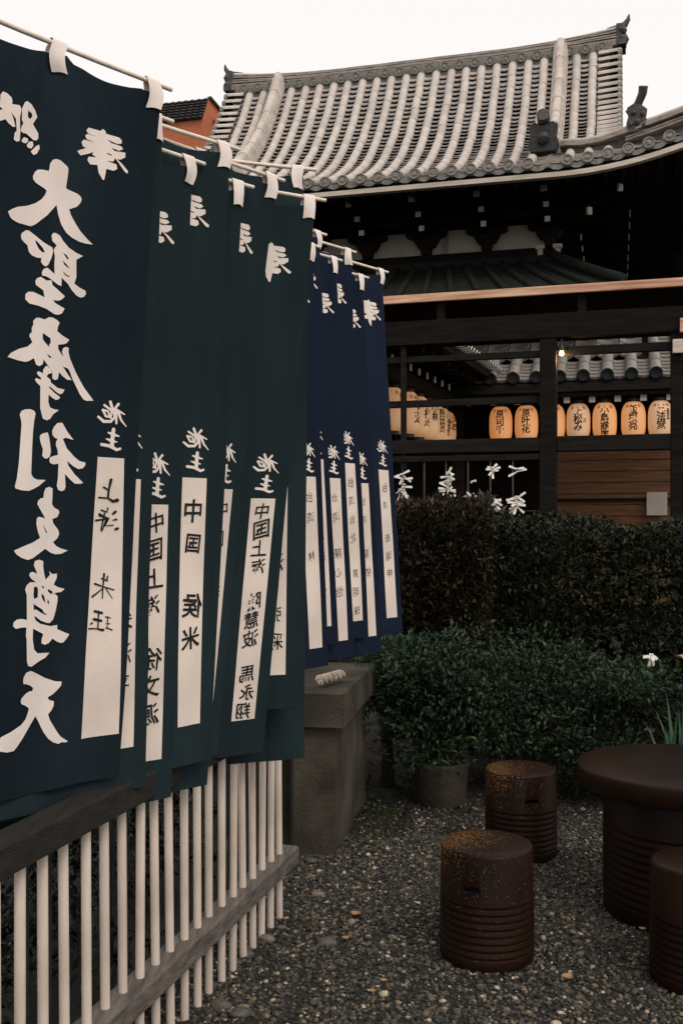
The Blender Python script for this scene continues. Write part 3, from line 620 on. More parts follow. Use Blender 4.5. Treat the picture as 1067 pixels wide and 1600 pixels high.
banner(247, 2.70, 2.700, .665, .747, -.108, 'deep_teal', 'large dark teal banner with tall white brush characters and a mirrored two-part donor name', TG, own=('n_shang', 'n_hai', 'n_mi', 'n_jue'), full=True, seed=1, amp=.008, lab_u=(.041, .1225), lab_b=(.011, .1150))
banner(250, 2.79, 2.650, .665, .747, -.040, 'teal', 'dark teal banner showing only a narrow white strip behind the large lettered banner', TG, text=names('上海  朱海平', LU, 1.02, .058, .085, seed=3), seed=2)
banner(301, 2.935, 2.585, .66, .75, -.062, 'teal', 'dark teal banner with a long inked donor name, in front of the two-character one', TG, text=names('中国上海 徐文源', LU, 1.015, .062, .078, seed=4, off=.012), seed=3)
banner(355, 3.04, 2.665, .72, .694, -.048, 'teal', 'dark teal banner whose white label bears two pairs of blurred ink characters', TG, text=names('中国 侯米', LU, 1.06, .068, .095, seed=5, off=.016), seed=4)
banner(378, 3.11, 2.575, .717, .697, -.105, 'teal', 'dark teal banner squeezed between its neighbours with almost no label showing', TG, text=names('上海 方', LU, 1.03, .06, .09, seed=6), seed=5, amp=.005)
banner(428, 3.24, 2.640, .677, .736, -.185, 'teal', 'dark teal banner with twisted top tab, its heading cut into white slivers', TG, text=names('中国 李', LU, 1.03, .06, .09, seed=7), seed=6, amp=.005)
banner(490, 3.37, 2.615, .867, .498, -.165, 'teal', 'tilted dark teal banner with a white label crowded with ink characters from top to bottom', TG, text=names('中国上海 陳慧波 馬永翔', LU, 1.005, .060, .060, seed=8, off=.012), seed=7, amp=.006)
banner(474, 3.46, 2.745, .947, .32, -.020, 'teal', 'dark teal banner behind the tilted one, showing a wedge of white label', TG, text=names('上海 張彩', LU, 1.22, .06, .09, seed=9), seed=8, amp=.005)
banner(481, 3.60, 2.545, .95, .31, -.010, 'teal', 'rearmost dark teal banner, only its free edge showing before the navy ones', TG, text=names('中国 王', .343, 1.22, .06, .09, seed=10), seed=9, amp=.005, stick=.004, lab_u=(.30, .386), lab_b=(.30, .386))
NG = 'navy banners hung over the stone stand'
for i, (px, Y, z, lb, tx) in enumerate([
    (489, 4.36, 2.715, 'navy banner half hidden behind the teal ones with a hair-thin label strip', '台湾 林'),
    (499, 4.46, 2.796, 'navy banner with narrow white label next to the teal banners', '台湾 高美 雪'),
    (524, 4.60, 2.720, 'navy banner with low-set label between two higher navy labels', '台湾 陳心怡'),
    (546, 4.74, 2.795, 'navy banner with the widest white label and faint ink, middle of the navy row', '台湾台北 黄明珠 許'),
    (566, 4.88, 2.710, 'navy banner with the lowest-hanging label and a clear top heading', '台湾 蔡依'),
    (597, 5.06, 2.782, 'outermost navy banner with free edge against the hedge', '台湾 簡瑞伸')]):
    banner(px, Y, z + .02, .648, .762, .085 + .006 * (i - 2), 'navy', lb, NG, text=names(tx, LU, 1.05, .045, .085, off=-.012, seed=20 + i), seed=30 + i, amp=.005, BH=1.765)

# ------------------------------------------------------------------ main temple hall
HR = R(-15)
hall = empty('temple_hall', (1.228, 16.63, 0), HR, 'old timber temple hall with swept grey tile roof and dark bracketed eaves', 'temple hall')
YE, YT = -3.3, -.28
def lift(x, t):
    k = max(0, abs(x) - 2.4); return .10 * k * k * t * t
def slope(x, y):
    t = (YT - y) / (YT - YE); tt = min(max(t, -.05), 1.05)
    return 8.74 - 2.64 * (1.892 * tt - 1.284 * tt * tt + .392 * tt ** 3) + lift(x, tt)
XG = 3.06
# roof bed
m = MB(); m.grid(lambda u, v: (u, v, slope(u, v) - .05), lin(-XG, XG, 31), lin(-.05, YE, 25))
for s in (-1, 1):
    m.grid(lambda u, v: (s * u, v, slope(s * u, v) - .05), lin(XG, 4.8, 8), lin(-2.35, YE, 8))
bed = m.build('roof_bed', 'oni', hall, smooth=True)
# rear slope, so the roof is closed from the side
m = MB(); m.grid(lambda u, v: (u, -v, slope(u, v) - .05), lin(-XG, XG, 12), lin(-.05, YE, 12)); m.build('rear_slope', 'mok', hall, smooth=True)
# side slopes below the gables
for s in (-1, 1):
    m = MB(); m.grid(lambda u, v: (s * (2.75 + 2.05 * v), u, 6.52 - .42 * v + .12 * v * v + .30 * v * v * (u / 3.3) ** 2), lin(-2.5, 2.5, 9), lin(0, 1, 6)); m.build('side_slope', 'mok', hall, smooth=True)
    # gable wall
    gv = [(s * 2.86, y, slope(2.6, y) - .10) for y in lin(-2.5, -.05, 10)] + [(s * 2.86, -y, slope(2.6, y) - .10) for y in lin(-.05, -2.5, 10)]
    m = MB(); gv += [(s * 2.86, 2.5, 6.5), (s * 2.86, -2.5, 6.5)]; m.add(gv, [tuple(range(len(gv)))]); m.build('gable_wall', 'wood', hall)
# roll tiles
roll = MB(); rs = lin(-.1, math.pi + .1, 9)
def rollsec(r, y): return [(r * math.cos(a), y, r * math.sin(a)) for a in rs]
prof = [(.0625, .0), (.0635, -.30), (.0650, -.302), (.0650, -.325), (.055, -.326)]
vs = []; fs = []
for r_, y_ in prof: vs += rollsec(r_, y_)
for i in range(len(prof) - 1):
    for j in range(8): fs.append((i * 9 + j, i * 9 + j + 1, (i + 1) * 9 + j + 1, (i + 1) * 9 + j))
roll.add(vs, fs); roll_me = roll.mesh('roll_tile', 'tile', True); roll_me.set_sharp_from_angle(angle=R(45))
def arc_points(x, ya, yb, ds):
    """points along the slope at equal distance"""
    out = [(ya, slope(x, ya))]; y = ya; acc = 0; st = .004; z = slope(x, y)
    while y > yb:
        y2 = y - st; z2 = slope(x, y2); acc += math.hypot(st, z2 - z); y, z = y2, z2
        if acc >= ds: out.append((y, z)); acc = 0
    return out
rows = [.12 + .2405 * k for k in range(9)] + [2.53, 2.775]
rows = sorted([-r_ for r_ in rows] + rows)
hips = sorted([s * (3.02 + .2405 * k) for k in range(7) for s in (-1, 1)])
disc_me = MB()
disc_me.lathe([(0, -.012), (.028, -.014), (.034, -.004), (.052, -.004), (.056, -.016), (.072, -.016), (.075, -.008), (.075, .05), (.066, .05)], 20, axis='y')
disc_me.add(*(lambda c: (c.v, c.f))(MB().lathe([(0, -.022), (.012, -.02), (.02, -.012)], 8, (.012, 0, .008), axis='y')))
disc_me = disc_me.mesh('eave_disc', 'disc', True); disc_me.set_sharp_from_angle(angle=R(35))
for x in rows + hips:
    top = YT if abs(x) < 2.9 else -2.60 - .30 * (abs(x) - 2.9)
    pts = arc_points(x, top, YE, .30)
    for i in range(len(pts) - 1):
        (ya, za), (yb, zb) = pts[i], pts[i + 1]
        an = math.atan2(za - zb, ya - yb)       # down-slope angle
        o = put('roll_tile', roll_me, bed)
        o.matrix_local = Matrix.Translation((x + rng.uniform(-.005, .005), ya, za)) @ Matrix.Rotation(an + rng.uniform(-.012, .012), 4, 'X') @ Matrix.Rotation(rng.uniform(-.012, .012), 4, 'Z')
    o = put('eave_disc', disc_me, bed)
    o.matrix_local = Matrix.Translation((x, YE - .05, slope(x, YE) + .008)) @ Matrix.Rotation(R(-8) + rng.uniform(-.05, .05), 4, 'X') @ Matrix.Rotation(rng.uniform(0, 6), 4, 'Y')
# pan tiles (too many and too small to pick apart): one joined part
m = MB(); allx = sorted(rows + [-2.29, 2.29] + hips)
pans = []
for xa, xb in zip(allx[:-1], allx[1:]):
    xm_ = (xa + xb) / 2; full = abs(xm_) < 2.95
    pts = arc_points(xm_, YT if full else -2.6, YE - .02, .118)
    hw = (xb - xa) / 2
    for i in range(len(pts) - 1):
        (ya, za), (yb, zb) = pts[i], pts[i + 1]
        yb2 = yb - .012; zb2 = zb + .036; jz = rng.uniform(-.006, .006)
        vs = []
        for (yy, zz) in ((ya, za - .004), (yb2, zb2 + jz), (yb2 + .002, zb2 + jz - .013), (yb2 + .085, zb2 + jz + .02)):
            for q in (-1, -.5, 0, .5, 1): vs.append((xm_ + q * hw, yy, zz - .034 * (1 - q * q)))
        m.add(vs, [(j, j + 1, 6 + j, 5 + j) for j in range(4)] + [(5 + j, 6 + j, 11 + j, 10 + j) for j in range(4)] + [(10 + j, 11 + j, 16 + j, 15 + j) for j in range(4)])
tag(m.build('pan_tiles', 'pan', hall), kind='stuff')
# eave pan fronts between the discs
m = MB()
for xa, xb in zip(allx[:-1], allx[1:]):
    vs = []
    for q in lin(0, 1, 7):
        x = xa + (xb - xa) * q; dip = .05 * math.sin(math.pi * q)
        z = slope(x, YE) - .015
        vs += [(x, YE - .045, z - dip + .03), (x, YE - .045, z - dip - .035)]
    m.add(vs, [(2 * i, 2 * i + 2, 2 * i + 3, 2 * i + 1) for i in range(6)])
m.build('eave_pan_fronts', 'disc', hall)
# pale board under the eave tiles
xs = lin(-4.8, 4.8, 49)
m = MB(); m.sweep([(x, YE + .0, slope(x, YE) - .155) for x in xs], [(-.05, -.03), (.05, -.03), (.05, .03), (-.05, .03)]); m.build('eave_board', 'fascia', hall)
m = MB(); m.sweep([(x, YE + .055, slope(x, YE) - .10) for x in xs], [(-.05, -.05), (.05, -.05), (.05, .05), (-.05, .05)]); m.build('eave_batten', 'wood', hall)
# main ridge
def rz(x): return .13 * (max(0, abs(x) - 1.2) / 1.9) ** 2
rx = lin(-3.14, 3.12, 41)
m = MB(); m.sweep([(x, 0, 8.83 + rz(x) * .2) for x in rx], [(-.20, -.12), (.20, -.12), (.20, .12), (-.20, .12)]); m.build('ridge_base', 'disc', hall)
NC = 5
for i in range(NC):
    w = .165 - .006 * i + (.012 if i % 2 else 0); z = 8.965 + i * .026
    m = MB(); m.sweep([(x, 0, z + rz(x) * (.3 + .7 * i / NC) + .002 * math.sin(x * 9 + i)) for x in rx], [(-w, -.011), (w, -.011), (w, .011), (-w, .011)])
    m.build('ridge_course', 'ridge', hall)
m = MB(); m.sweep([(x, 0, 8.955 + NC * .026 + rz(x)) for x in rx], [(.085 * math.cos(a), .045 * math.sin(a)) for a in lin(0, math.pi, 8)]); m.build('ridge_cap', 'tile', hall, smooth=True, sharp=50)
for k in range(25):
    x = -2.9 + k * 5.8 / 24
    o = put('ridge_disc', disc_me, hall); o.matrix_local = Matrix.Translation((x, -.235, 8.865 + rz(x) * .2)) @ Matrix.Rotation(rng.uniform(0, 6), 4, 'Y')
m = MB()
for k in range(24):
    xa = -2.9 + k * 5.8 / 24; vs = []
    for q in lin(0, 1, 7):
        x = xa + 5.8 / 24 * q; dd = .035 * math.sin(math.pi * q); z = 8.84 + rz(x) * .2
        vs += [(x, -.215, z + .04 - dd), (x, -.215, z - .05 - dd)]
    m.add(vs, [(2 * i, 2 * i + 2, 2 * i + 3, 2 * i + 1) for i in range(6)])
m.build('ridge_pan_fronts', 'disc', hall)
# ornaments at the ridge ends
def horn(parent, x, s, z, sc=1.0):
    e = MB()
    e.box((x, 0, z + .02 * sc), (.10 * sc, .40 * sc, .40 * sc))
    e.box((x + s * .05 * sc, 0, z - .12 * sc), (.14 * sc, .46 * sc, .10 * sc))
    for yy, zz, rr in ((-.15, .10, .07), (.15, .10, .07), (-.17, -.05, .065), (.17, -.05, .065), (0, .0, .10), (-.1, .19, .05), (.1, .19, .05)):
        e.lathe([(0, -rr), (rr * .7, -rr * .7), (rr, 0), (rr * .7, rr * .7), (0, rr)], 9, (x + s * .06 * sc, yy * sc, z + zz * sc))
    o = e.build('ridge_end_ornament', 'oni', parent, smooth=True, sharp=40)
    path = [(x - s * .20 * sc, 0, z + .175 * sc), (x, 0, z + .215 * sc), (x + s * .10 * sc, 0, z + .27 * sc), (x + s * .16 * sc, 0, z + .36 * sc), (x + s * .175 * sc, 0, z + .45 * sc)]
    MB().tube(path, [.07 * sc, .075 * sc, .06 * sc, .04 * sc, .012 * sc], 10).build('horn', 'oni', o, smooth=True)
horn(hall, 3.16, 1, 9.06, .85); horn(hall, -3.18, -1, 9.06, .85)
# descending ridges
for s in (-1, 1):
    ys = lin(-.24, -2.50, 20); X = s * 2.29
    for i in range(4):
        w = .115 - .008 * i
        m = MB(); m.sweep([(X, y, slope(X, y) + .04 + i * .05) for y in ys], [(-w, -.022), (w, -.022), (w, .022), (-w, .022)]); m.build('descending_course', 'tile' if s > 0 else 'tile', hall)
    pts = [(y, slope(X, y) + .235) for y in ys]
    me = MB().tube([(X, y, z) for y, z in pts], .068, 10).build('descending_roll', 'tile', hall, smooth=True, sharp=60)
    for y, z in pts[2::3]:
        m = MB(); m.lathe([(.066, -.02), (.074, -.02), (.074, .02), (.066, .02)], 12, axis='y'); o = m.build('roll_joint', 'tile', hall, smooth=True, sharp=40)
        an = math.atan((slope(X, y - .05) - slope(X, y + .05)) / .1); o.matrix_local = Matrix.Translation((X, y, z)) @ Matrix.Rotation(-an, 4, 'X')
    # demon-tile at its foot
    z0 = slope(X, -2.55); xo = X - .10
    e = MB()
    outl = [(-.17, 0), (-.20, .10), (-.17, .22), (-.19, .36), (-.11, .40), (-.05, .36), (.05, .36), (.11, .40), (.19, .36), (.17, .22), (.20, .10), (.17, 0)]
    vs = [(xo + a, -2.66, z0 + .03 + b) for a, b in outl] + [(xo + a, -2.54, z0 + .03 + b) for a, b in outl]; n = len(outl)
    e.add(vs, [tuple(range(n)), tuple(range(n, 2 * n))[::-1]] + [(i, (i + 1) % n, n + (i + 1) % n, n + i) for i in range(n)])
    for a, b, rr in ((0, .17, .09),):
        e.lathe([(0, -rr), (rr * .7, -rr * .7), (rr, 0), (rr * .7, rr * .7), (0, rr)], 8, (xo + a, -2.68, z0 + .03 + b))
    o = e.build('demon_tile', 'oni_dark', hall, bevel=.012)
    mm = MB().tube([(xo, -2.46, z0 + .44), (xo, -2.72, z0 + .50)], .085, 14); mm.build('demon_tile_roll', 'oni', o, smooth=True, sharp=50)
# verge rolls projecting over the gables
for s in (-1, 1):
    pts = arc_points(s * 2.95, -.30, -2.45, .165)
    for y, z in pts:
        o = put('verge_tile', roll_me, hall)
        o.matrix_local = Matrix.Translation((s * 2.86, y, z + .02)) @ Matrix.Rotation(R(90) * s, 4, 'Z') @ Matrix.Rotation(R(-3), 4, 'X')
        o2 = put('verge_disc', disc_me, hall); o2.matrix_local = Matrix.Translation((s * 3.19, y, z + .015)) @ Matrix.Rotation(R(90) * s, 4, 'Z')
    m = MB(); m.sweep([(s * 3.10, y, slope(2.9, y) - .14) for y in lin(-.1, -2.4, 16)], [(-.03, -.11), (.03, -.11), (.03, .11), (-.03, .11)]); m.build('verge_board', 'wood', hall)
# hip ridges running to the eave corners
for s in (-1, 1):
    H = [(2.34, -2.40, slope(2.34, -2.40) + .13), (2.5, -2.46, 6.66), (2.70, -2.52, 6.625), (2.95, -2.60, 6.62), (3.25, -2.69, 6.665), (3.6, -2.80, 6.715), (4.0, -2.94, 6.78), (4.4, -3.1, 6.88), (4.75, -3.25, 7.02)]
    H = [(s * a, b, c) for a, b, c in H]
    m = MB(); m.sweep([(a, b + .14, c - .17) for a, b, c in H], [(-.03, -.13), (.03, -.13), (.03, .13), (-.03, .13)]); m.build('hip_wall', 'disc', hall)
    for i in range(2):
        m = MB(); m.sweep([(a, b + .02, c - .115 - i * .035) for a, b, c in H[4:]], [(-.07, -.012), (.07, -.012), (.07, .012), (-.07, .012)]); m.build('hip_course', 'ridge', hall)
    for i in range(2):
        w = .085 - .010 * i
        m = MB(); m.sweep([(a, b, c - .055 + i * .030) for a, b, c in H], [(-w, -.014), (w, -.014), (w, .014), (-w, .014)]); m.build('hip_course', 'ridge', hall)
    MB().tube(H, .045, 10).build('hip_roll', 'tile', hall, smooth=True, sharp=60)
    xo, yo, zo = s * 3.38, -2.74, 6.60
    e = MB()
    outl = [(-.10, -.02), (-.14, .10), (-.11, .20), (-.13, .30), (-.06, .34), (.05, .32), (.12, .26), (.10, .16), (.14, .06), (.11, -.02)]; n = len(outl)
    vs = [(xo + a, yo - .07, zo + b) for a, b in outl] + [(xo + a, yo + .07, zo + b) for a, b in outl]
    e.add(vs, [tuple(range(n)), tuple(range(n, 2 * n))[::-1]] + [(i, (i + 1) % n, n + (i + 1) % n, n + i) for i in range(n)])
    for a, b, rr in ((-.05, .22, .035), (.06, .2, .035), (0, .1, .045), (.08, .05, .04), (-.08, .08, .03)):
        e.lathe([(0, -rr), (rr * .7, -rr * .7), (rr, 0), (rr * .7, rr * .7), (0, rr)], 8, (xo + a, yo - .08, zo + b))
    o = e.build('hip_ornament', 'oni', hall, bevel=.01)
    MB().tube([(xo - s * .12, yo + .05, zo + .26), (xo, yo, zo + .34), (xo + s * .06, yo - .06, zo + .46), (xo + s * .07, yo - .10, zo + .54)], [.05, .055, .055, .06], 12).build('ornament_roll', 'oni', o, smooth=True, sharp=50)
# soffit
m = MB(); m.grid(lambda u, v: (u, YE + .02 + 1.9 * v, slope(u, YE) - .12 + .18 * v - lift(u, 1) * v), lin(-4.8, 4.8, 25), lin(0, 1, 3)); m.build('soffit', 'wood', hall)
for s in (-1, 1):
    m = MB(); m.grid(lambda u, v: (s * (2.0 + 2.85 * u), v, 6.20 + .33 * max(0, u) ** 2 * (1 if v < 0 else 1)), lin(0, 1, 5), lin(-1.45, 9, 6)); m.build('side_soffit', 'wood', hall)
m = MB()
for k in range(44):
    x = -4.75 + k * .2209; m.beam((x, YE + .06, slope(x, YE) - .175), (x, -1.55, 6.20), .07, .09)
m.build('rafters', 'wood', hall); tag(hall.children[-1], kind='stuff')
# upper wall, plaster panels and columns
WY = -1.5; XW = 2.2
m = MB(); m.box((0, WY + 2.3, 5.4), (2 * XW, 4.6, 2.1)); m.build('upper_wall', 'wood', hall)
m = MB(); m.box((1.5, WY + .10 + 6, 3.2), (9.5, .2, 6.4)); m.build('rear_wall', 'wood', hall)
for k in range(6):
    x = -XW + .44 + (2 * XW - .88) * k / 5
    m = MB(); m.box((x, WY - .02, 5.68), (.80, .03, .38)); m.build('plaster_panel', 'plaster', hall)
m = MB(); m.box((0, WY - .06, 5.44), (2 * XW + .3, .16, .14)); m.build('tie_beam', 'wood', hall, bevel=.01)
# bracket sets: bearing block, three rising arms, small blocks, tail beam with white end
def curved_arm(mb, c, along, L, h, w):
    """bracket arm with a scooped underside"""
    c = Vector(c); a = Vector(along).normalized(); sd = a.cross(Vector((0, 0, 1)))
    prof = [(-L, h * .5), (-L, -.05 * h), (-L * .86, -.32 * h), (-L * .66, -.48 * h), (-L * .4, -.5 * h), (L * .4, -.5 * h), (L * .66, -.48 * h), (L * .86, -.32 * h), (L, -.05 * h), (L, h * .5)]
    n = len(prof); vs = [c + a * p + Vector((0, 0, q)) + sd * k * w / 2 for k in (-1, 1) for p, q in prof]
    mb.add(vs, [tuple(range(n))[::-1], tuple(range(n, 2 * n))] + [(i, (i + 1) % n, n + (i + 1) % n, n + i) for i in range(n)])
def bracket(x):
    b = MB()
    b.box((x, WY - .10, 5.57), (.13, .16, .12), taper=1.3); b.box((x, WY - .10, 5.68), (.24, .14, .11), taper=1.6)
    for t in range(3):
        y = WY - .12 - .26 * t; z = 5.80 + .125 * t
        curved_arm(b, (x, y, z), (1, 0, 0), .30, .11, .10)
        curved_arm(b, (x, y - .10, z), (0, 1, 0), .26, .11, .10)
        for q in (-1, 0, 1): b.box((x + q * .25, y, z + .085), (.11, .11, .07), taper=1.2)
    o = b.build('bracket_set', 'wood2', hall, bevel=.008)
    for t in range(2):
        MB().box((x, WY - .49 - .26 * t, 5.80 + .125 * t), (.075, .012, .075)).build('arm_end', 'white_end' if t == 0 else 'white_end', o)
    MB().beam((x, WY - .3, 6.02), (x, -2.72, 6.00), .09, .10).build('tail_beam', 'wood', o)
    MB().box((x, -2.728, 6.00), (.085, .014, .10)).build('tail_end', 'white_end', o)
for k in range(6): bracket(-XW + (2 * XW) * k / 5)
for k in range(5):
    x = -XW + .44 + .88 * k
    b = MB(); curved_arm(b, (x, WY - .05, 5.97), (1, 0, 0), .16, .10, .08); curved_arm(b, (x, WY - .42, 5.97), (1, 0, 0), .34, .12, .07); curved_arm(b, (x, WY - .42, 5.90), (1, 0, 0), .20, .08, .06); curved_arm(b, (x, WY - .68, 6.07), (1, 0, 0), .36, .10, .07); b.box((x, WY - .42, 6.05), (.10, .09, .06), taper=1.2); b.build('intermediate_arm', 'wood2', hall, bevel=.008)
    MB().beam((x, WY - .3, 6.10), (x, -2.32, 6.12), .08, .09).build('tail_beam', 'wood', hall)
    MB().box((x, -2.328, 6.12), (.075, .014, .09)).build('tail_end', 'white_end', hall)
# side eave beams with white ends, running back
for k in range(9):
    y = -1.15 + .62 * k
    b = MB(); b.beam((XW, y, 6.0), (3.30, y, 6.03), .08, .10); o = b.build('side_tail_beam', 'wood', hall)
    MB().box((3.308, y, 6.03), (.014, .075, .09)).build('tail_end', 'white_end', o)
    b = MB(); b.beam((XW, y, 5.74), (2.62, y, 5.74), .08, .10); o = b.build('side_arm', 'wood', hall)
    MB().box((2.628, y, 5.74), (.014, .075, .08)).build('arm_end', 'white_end', o)
for dx, dy_, zz in ((.55, -.55, 5.84), (.95, -.95, 6.0)):
    b = MB(); b.beam((XW - .1, WY + .1, zz - .05), (XW + dx, WY + dy_, zz), .10, .12); o = b.build('corner_beam', 'wood2', hall)
    MB().box((XW + dx + .004, WY + dy_ - .004, zz), (.07, .07, .10), Matrix.Rotation(R(45), 3, 'Z')).build('corner_beam_end', 'white_end', o)
for dx in (-.12, .12):
    b = MB(); b.box((XW + dx, WY - .14, 5.50), (.13, .12, .06)); b.box((XW + dx, WY - .14, 5.38), (.075, .08, .20)); b.build('pale_capital', 'plaster', hall, bevel=.006)
# lower pent roof
m = MB()
def pent(x, t): return (x * (1 + .45 * t), WY - .1 - 2.0 * t, 5.36 - 1.0 * t + .10 * t * t)
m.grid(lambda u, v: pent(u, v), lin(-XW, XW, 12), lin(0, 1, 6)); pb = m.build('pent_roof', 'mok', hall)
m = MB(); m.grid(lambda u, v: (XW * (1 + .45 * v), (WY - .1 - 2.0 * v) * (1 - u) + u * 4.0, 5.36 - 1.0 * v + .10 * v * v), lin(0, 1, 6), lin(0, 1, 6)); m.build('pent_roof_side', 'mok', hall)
for k in range(19):
    x = -XW + .1 + k * .2389
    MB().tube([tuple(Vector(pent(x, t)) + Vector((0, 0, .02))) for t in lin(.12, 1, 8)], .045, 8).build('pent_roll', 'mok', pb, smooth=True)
for i in range(3):
    m = MB(); m.box((0, WY - .13 - .045 * i, 5.37 - .04 * i), (2 * XW + .1, .12, .03)); m.build('pent_ridge_course', 'mok', hall)
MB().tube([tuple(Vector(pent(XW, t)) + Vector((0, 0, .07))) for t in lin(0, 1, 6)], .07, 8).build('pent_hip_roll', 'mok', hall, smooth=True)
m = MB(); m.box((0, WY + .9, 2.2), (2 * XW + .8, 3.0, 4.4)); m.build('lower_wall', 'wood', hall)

# ------------------------------------------------------------------ lantern hall behind the frame
lh = empty('lantern_hall', (2.925, 12.4, 0), R(-15), 'low hall with grey tile roof above a row of paper lanterns', 'hall')
def lz(y): return 3.37 + .56 * y
m = MB(); m.grid(lambda u, v: (u, v, lz(v) - .06), lin(-2.4, 2.6, 12), lin(0, 2.3, 6)); lbed = m.build('roof_bed', 'ldisc', lh)
NX = [-1.12 - .28 * 3 + .28 * k for k in range(16)]
lr = MB(); vs = []; fs = []
pr = [(.070, 0), (.070, -.29), (.077, -.292), (.077, -.32)]
for r_, y_ in pr: vs += rollsec(r_, y_)
for i in range(3):
    for j in range(8): fs.append((i * 9 + j, i * 9 + j + 1, (i + 1) * 9 + j + 1, (i + 1) * 9 + j))
# nail heads of the fixed tiles
lr.add(vs, fs)
lr_me = lr.mesh('roll_tile', 'ltile', True); lr_me.set_sharp_from_angle(angle=R(45))
an = math.atan(.56)
ld_me = MB().lathe([(0, -.012), (.05, -.012), (.056, -.02), (.078, -.02), (.08, .04), (.07, .04)], 18, axis='y').mesh('eave_disc', 'ldisc', True)
for x in NX:
    segs = 2 if x < .8 else 9
    for i in range(segs):
        y = .02 + (i + 1) * .255
        o = put('roll_tile', lr_me, lbed); o.matrix_local = Matrix.Translation((x, y, lz(y) + .015)) @ Matrix.Rotation(an, 4, 'X')
    o = put('eave_disc', ld_me, lbed); o.matrix_local = Matrix.Translation((x, -.05, lz(0) - .0))
def pan(w, L, dip, drop):
    p = MB(); vs = []
    for (yy, zz) in ((0, 0), (-L, .0), (-L + .003, -drop)):
        for q in lin(-1, 1, 7): vs.append((q * w / 2, yy, zz - dip * (1 - q * q)))
    p.add(vs, [(i * 7 + j, i * 7 + j + 1, (i + 1) * 7 + j + 1, (i + 1) * 7 + j) for i in range(2) for j in range(6)])
    return p.mesh('pan_tile', 'ltile', True)
pan_lo = pan(.275, .13, .045, .03); pan_hi = pan(.270, .24, .055, .034)
for me in (pan_lo, pan_hi): me.set_sharp_from_angle(angle=R(40))
for xa in NX:
    xm_ = xa + .14
    for i in range(5):
        y = .0 + (i + 1) * .10
        o = put('pan_tile', pan_lo, lbed); o.matrix_local = Matrix.Translation((xm_, y, lz(y) - .0 + .015)) @ Matrix.Rotation(an - .12, 4, 'X')
    if xa < .8:
        for i in range(8):
            y = .56 + (i + 1) * .20
            o = put('pan_tile', pan_hi, lbed); o.matrix_local = Matrix.Translation((xa + rng.uniform(-.004, .004), y, lz(y) + .03)) @ Matrix.Rotation(an - .10, 4, 'X')
    else:
        for i in range(14):
            y = .50 + (i + 1) * .12
            o = put('pan_tile', pan_lo, lbed); o.matrix_local = Matrix.Translation((xm_, y, lz(y) + .015)) @ Matrix.Rotation(an - .12, 4, 'X')
m = MB(); m.box((.1, .02, 3.24), (5.0, .12, .11)); m.build('eave_board', 'wood2', lh)
m = MB(); m.box((.1, .9, 3.16), (5.0, 1.8, .05)); m.build('soffit', 'wood', lh)
m = MB(); m.box((.1, 1.75, 1.7), (5.0, .12, 2.95)); m.build('wall', 'wood', lh)
for k in range(17):
    x = -2.3 + .30 * k
    b = MB().beam((x, .12, 3.14), (x, 1.6, 3.14), .07, .08); o = b.build('rafter', 'wood', lh)
    MB().box((x, .112, 3.10), (.075, .014, .075)).build('rafter_end', 'white_end', o)
for x in (-1.6, 2.45):
    MB().box((x, .5, 1.6), (.16, .16, 3.2)).build('post', 'wood', lh, bevel=.01)

# wing on the left: only its soffit, eave tiles and rafters show
wg = empty('hall_wing', (.98, 10.4, 0), R(-20.5), 'dark side wing of the lantern hall seen from below its eave', 'hall')
m = MB(); m.grid(lambda u, v: (-1.6 * u, v, 3.40 + .22 * u), lin(0, 1, 4), lin(-.9, 3.2, 8)); m.build('soffit', 'wood', wg)
m = MB(); m.grid(lambda u, v: (.02 - 1.7 * u, v, 3.52 + .8 * u), lin(0, 1, 4), lin(-.9, 3.0, 8)); m.build('roof_slope', 'mok', wg)
m = MB(); m.box((-1.55, 1.2, 1.75), (.12, 4.2, 3.5)); m.build('wall', 'wood', wg)
m = MB(); m.box((-.03, 1.05, 3.43), (.08, 4.0, .09)); m.build('eave_board', 'wood', wg)
tip = MB(); tip.grid(lambda u, v: (.02 + .08 * v, u * .055, .05 * (1 - (u * u)) * 1.0 + .02 * v), lin(-1, 1, 7), lin(-1, 1, 3))
tip_me = tip.mesh('eave_tile', 'tile', True)
for k in range(30):
    o = put('eave_tile', tip_me, wg); o.location = (0, -.8 + .125 * k, 3.50); o.rotation_euler = (0, R(12), 0)
for k in range(12):
    y = -.75 + .33 * k
    b = MB().beam((-.12, y, 3.35), (-1.5, y, 3.52), .07, .08); o = b.build('rafter', 'wood2', wg)
    b = MB(); curved_arm(b, (-.85, y, 3.22), (1, 0, 0), .35, .14, .08); b.build('bracket_arm', 'wood2', wg)
    MB().box((-.46, y, 3.27), (.014, .05, .075)).build('arm_end', 'white_end', wg)
m = MB(); m.box((-.50, 1.2, 3.14), (.10, 4.0, .12)); m.build('lantern_beam', 'wood', wg)

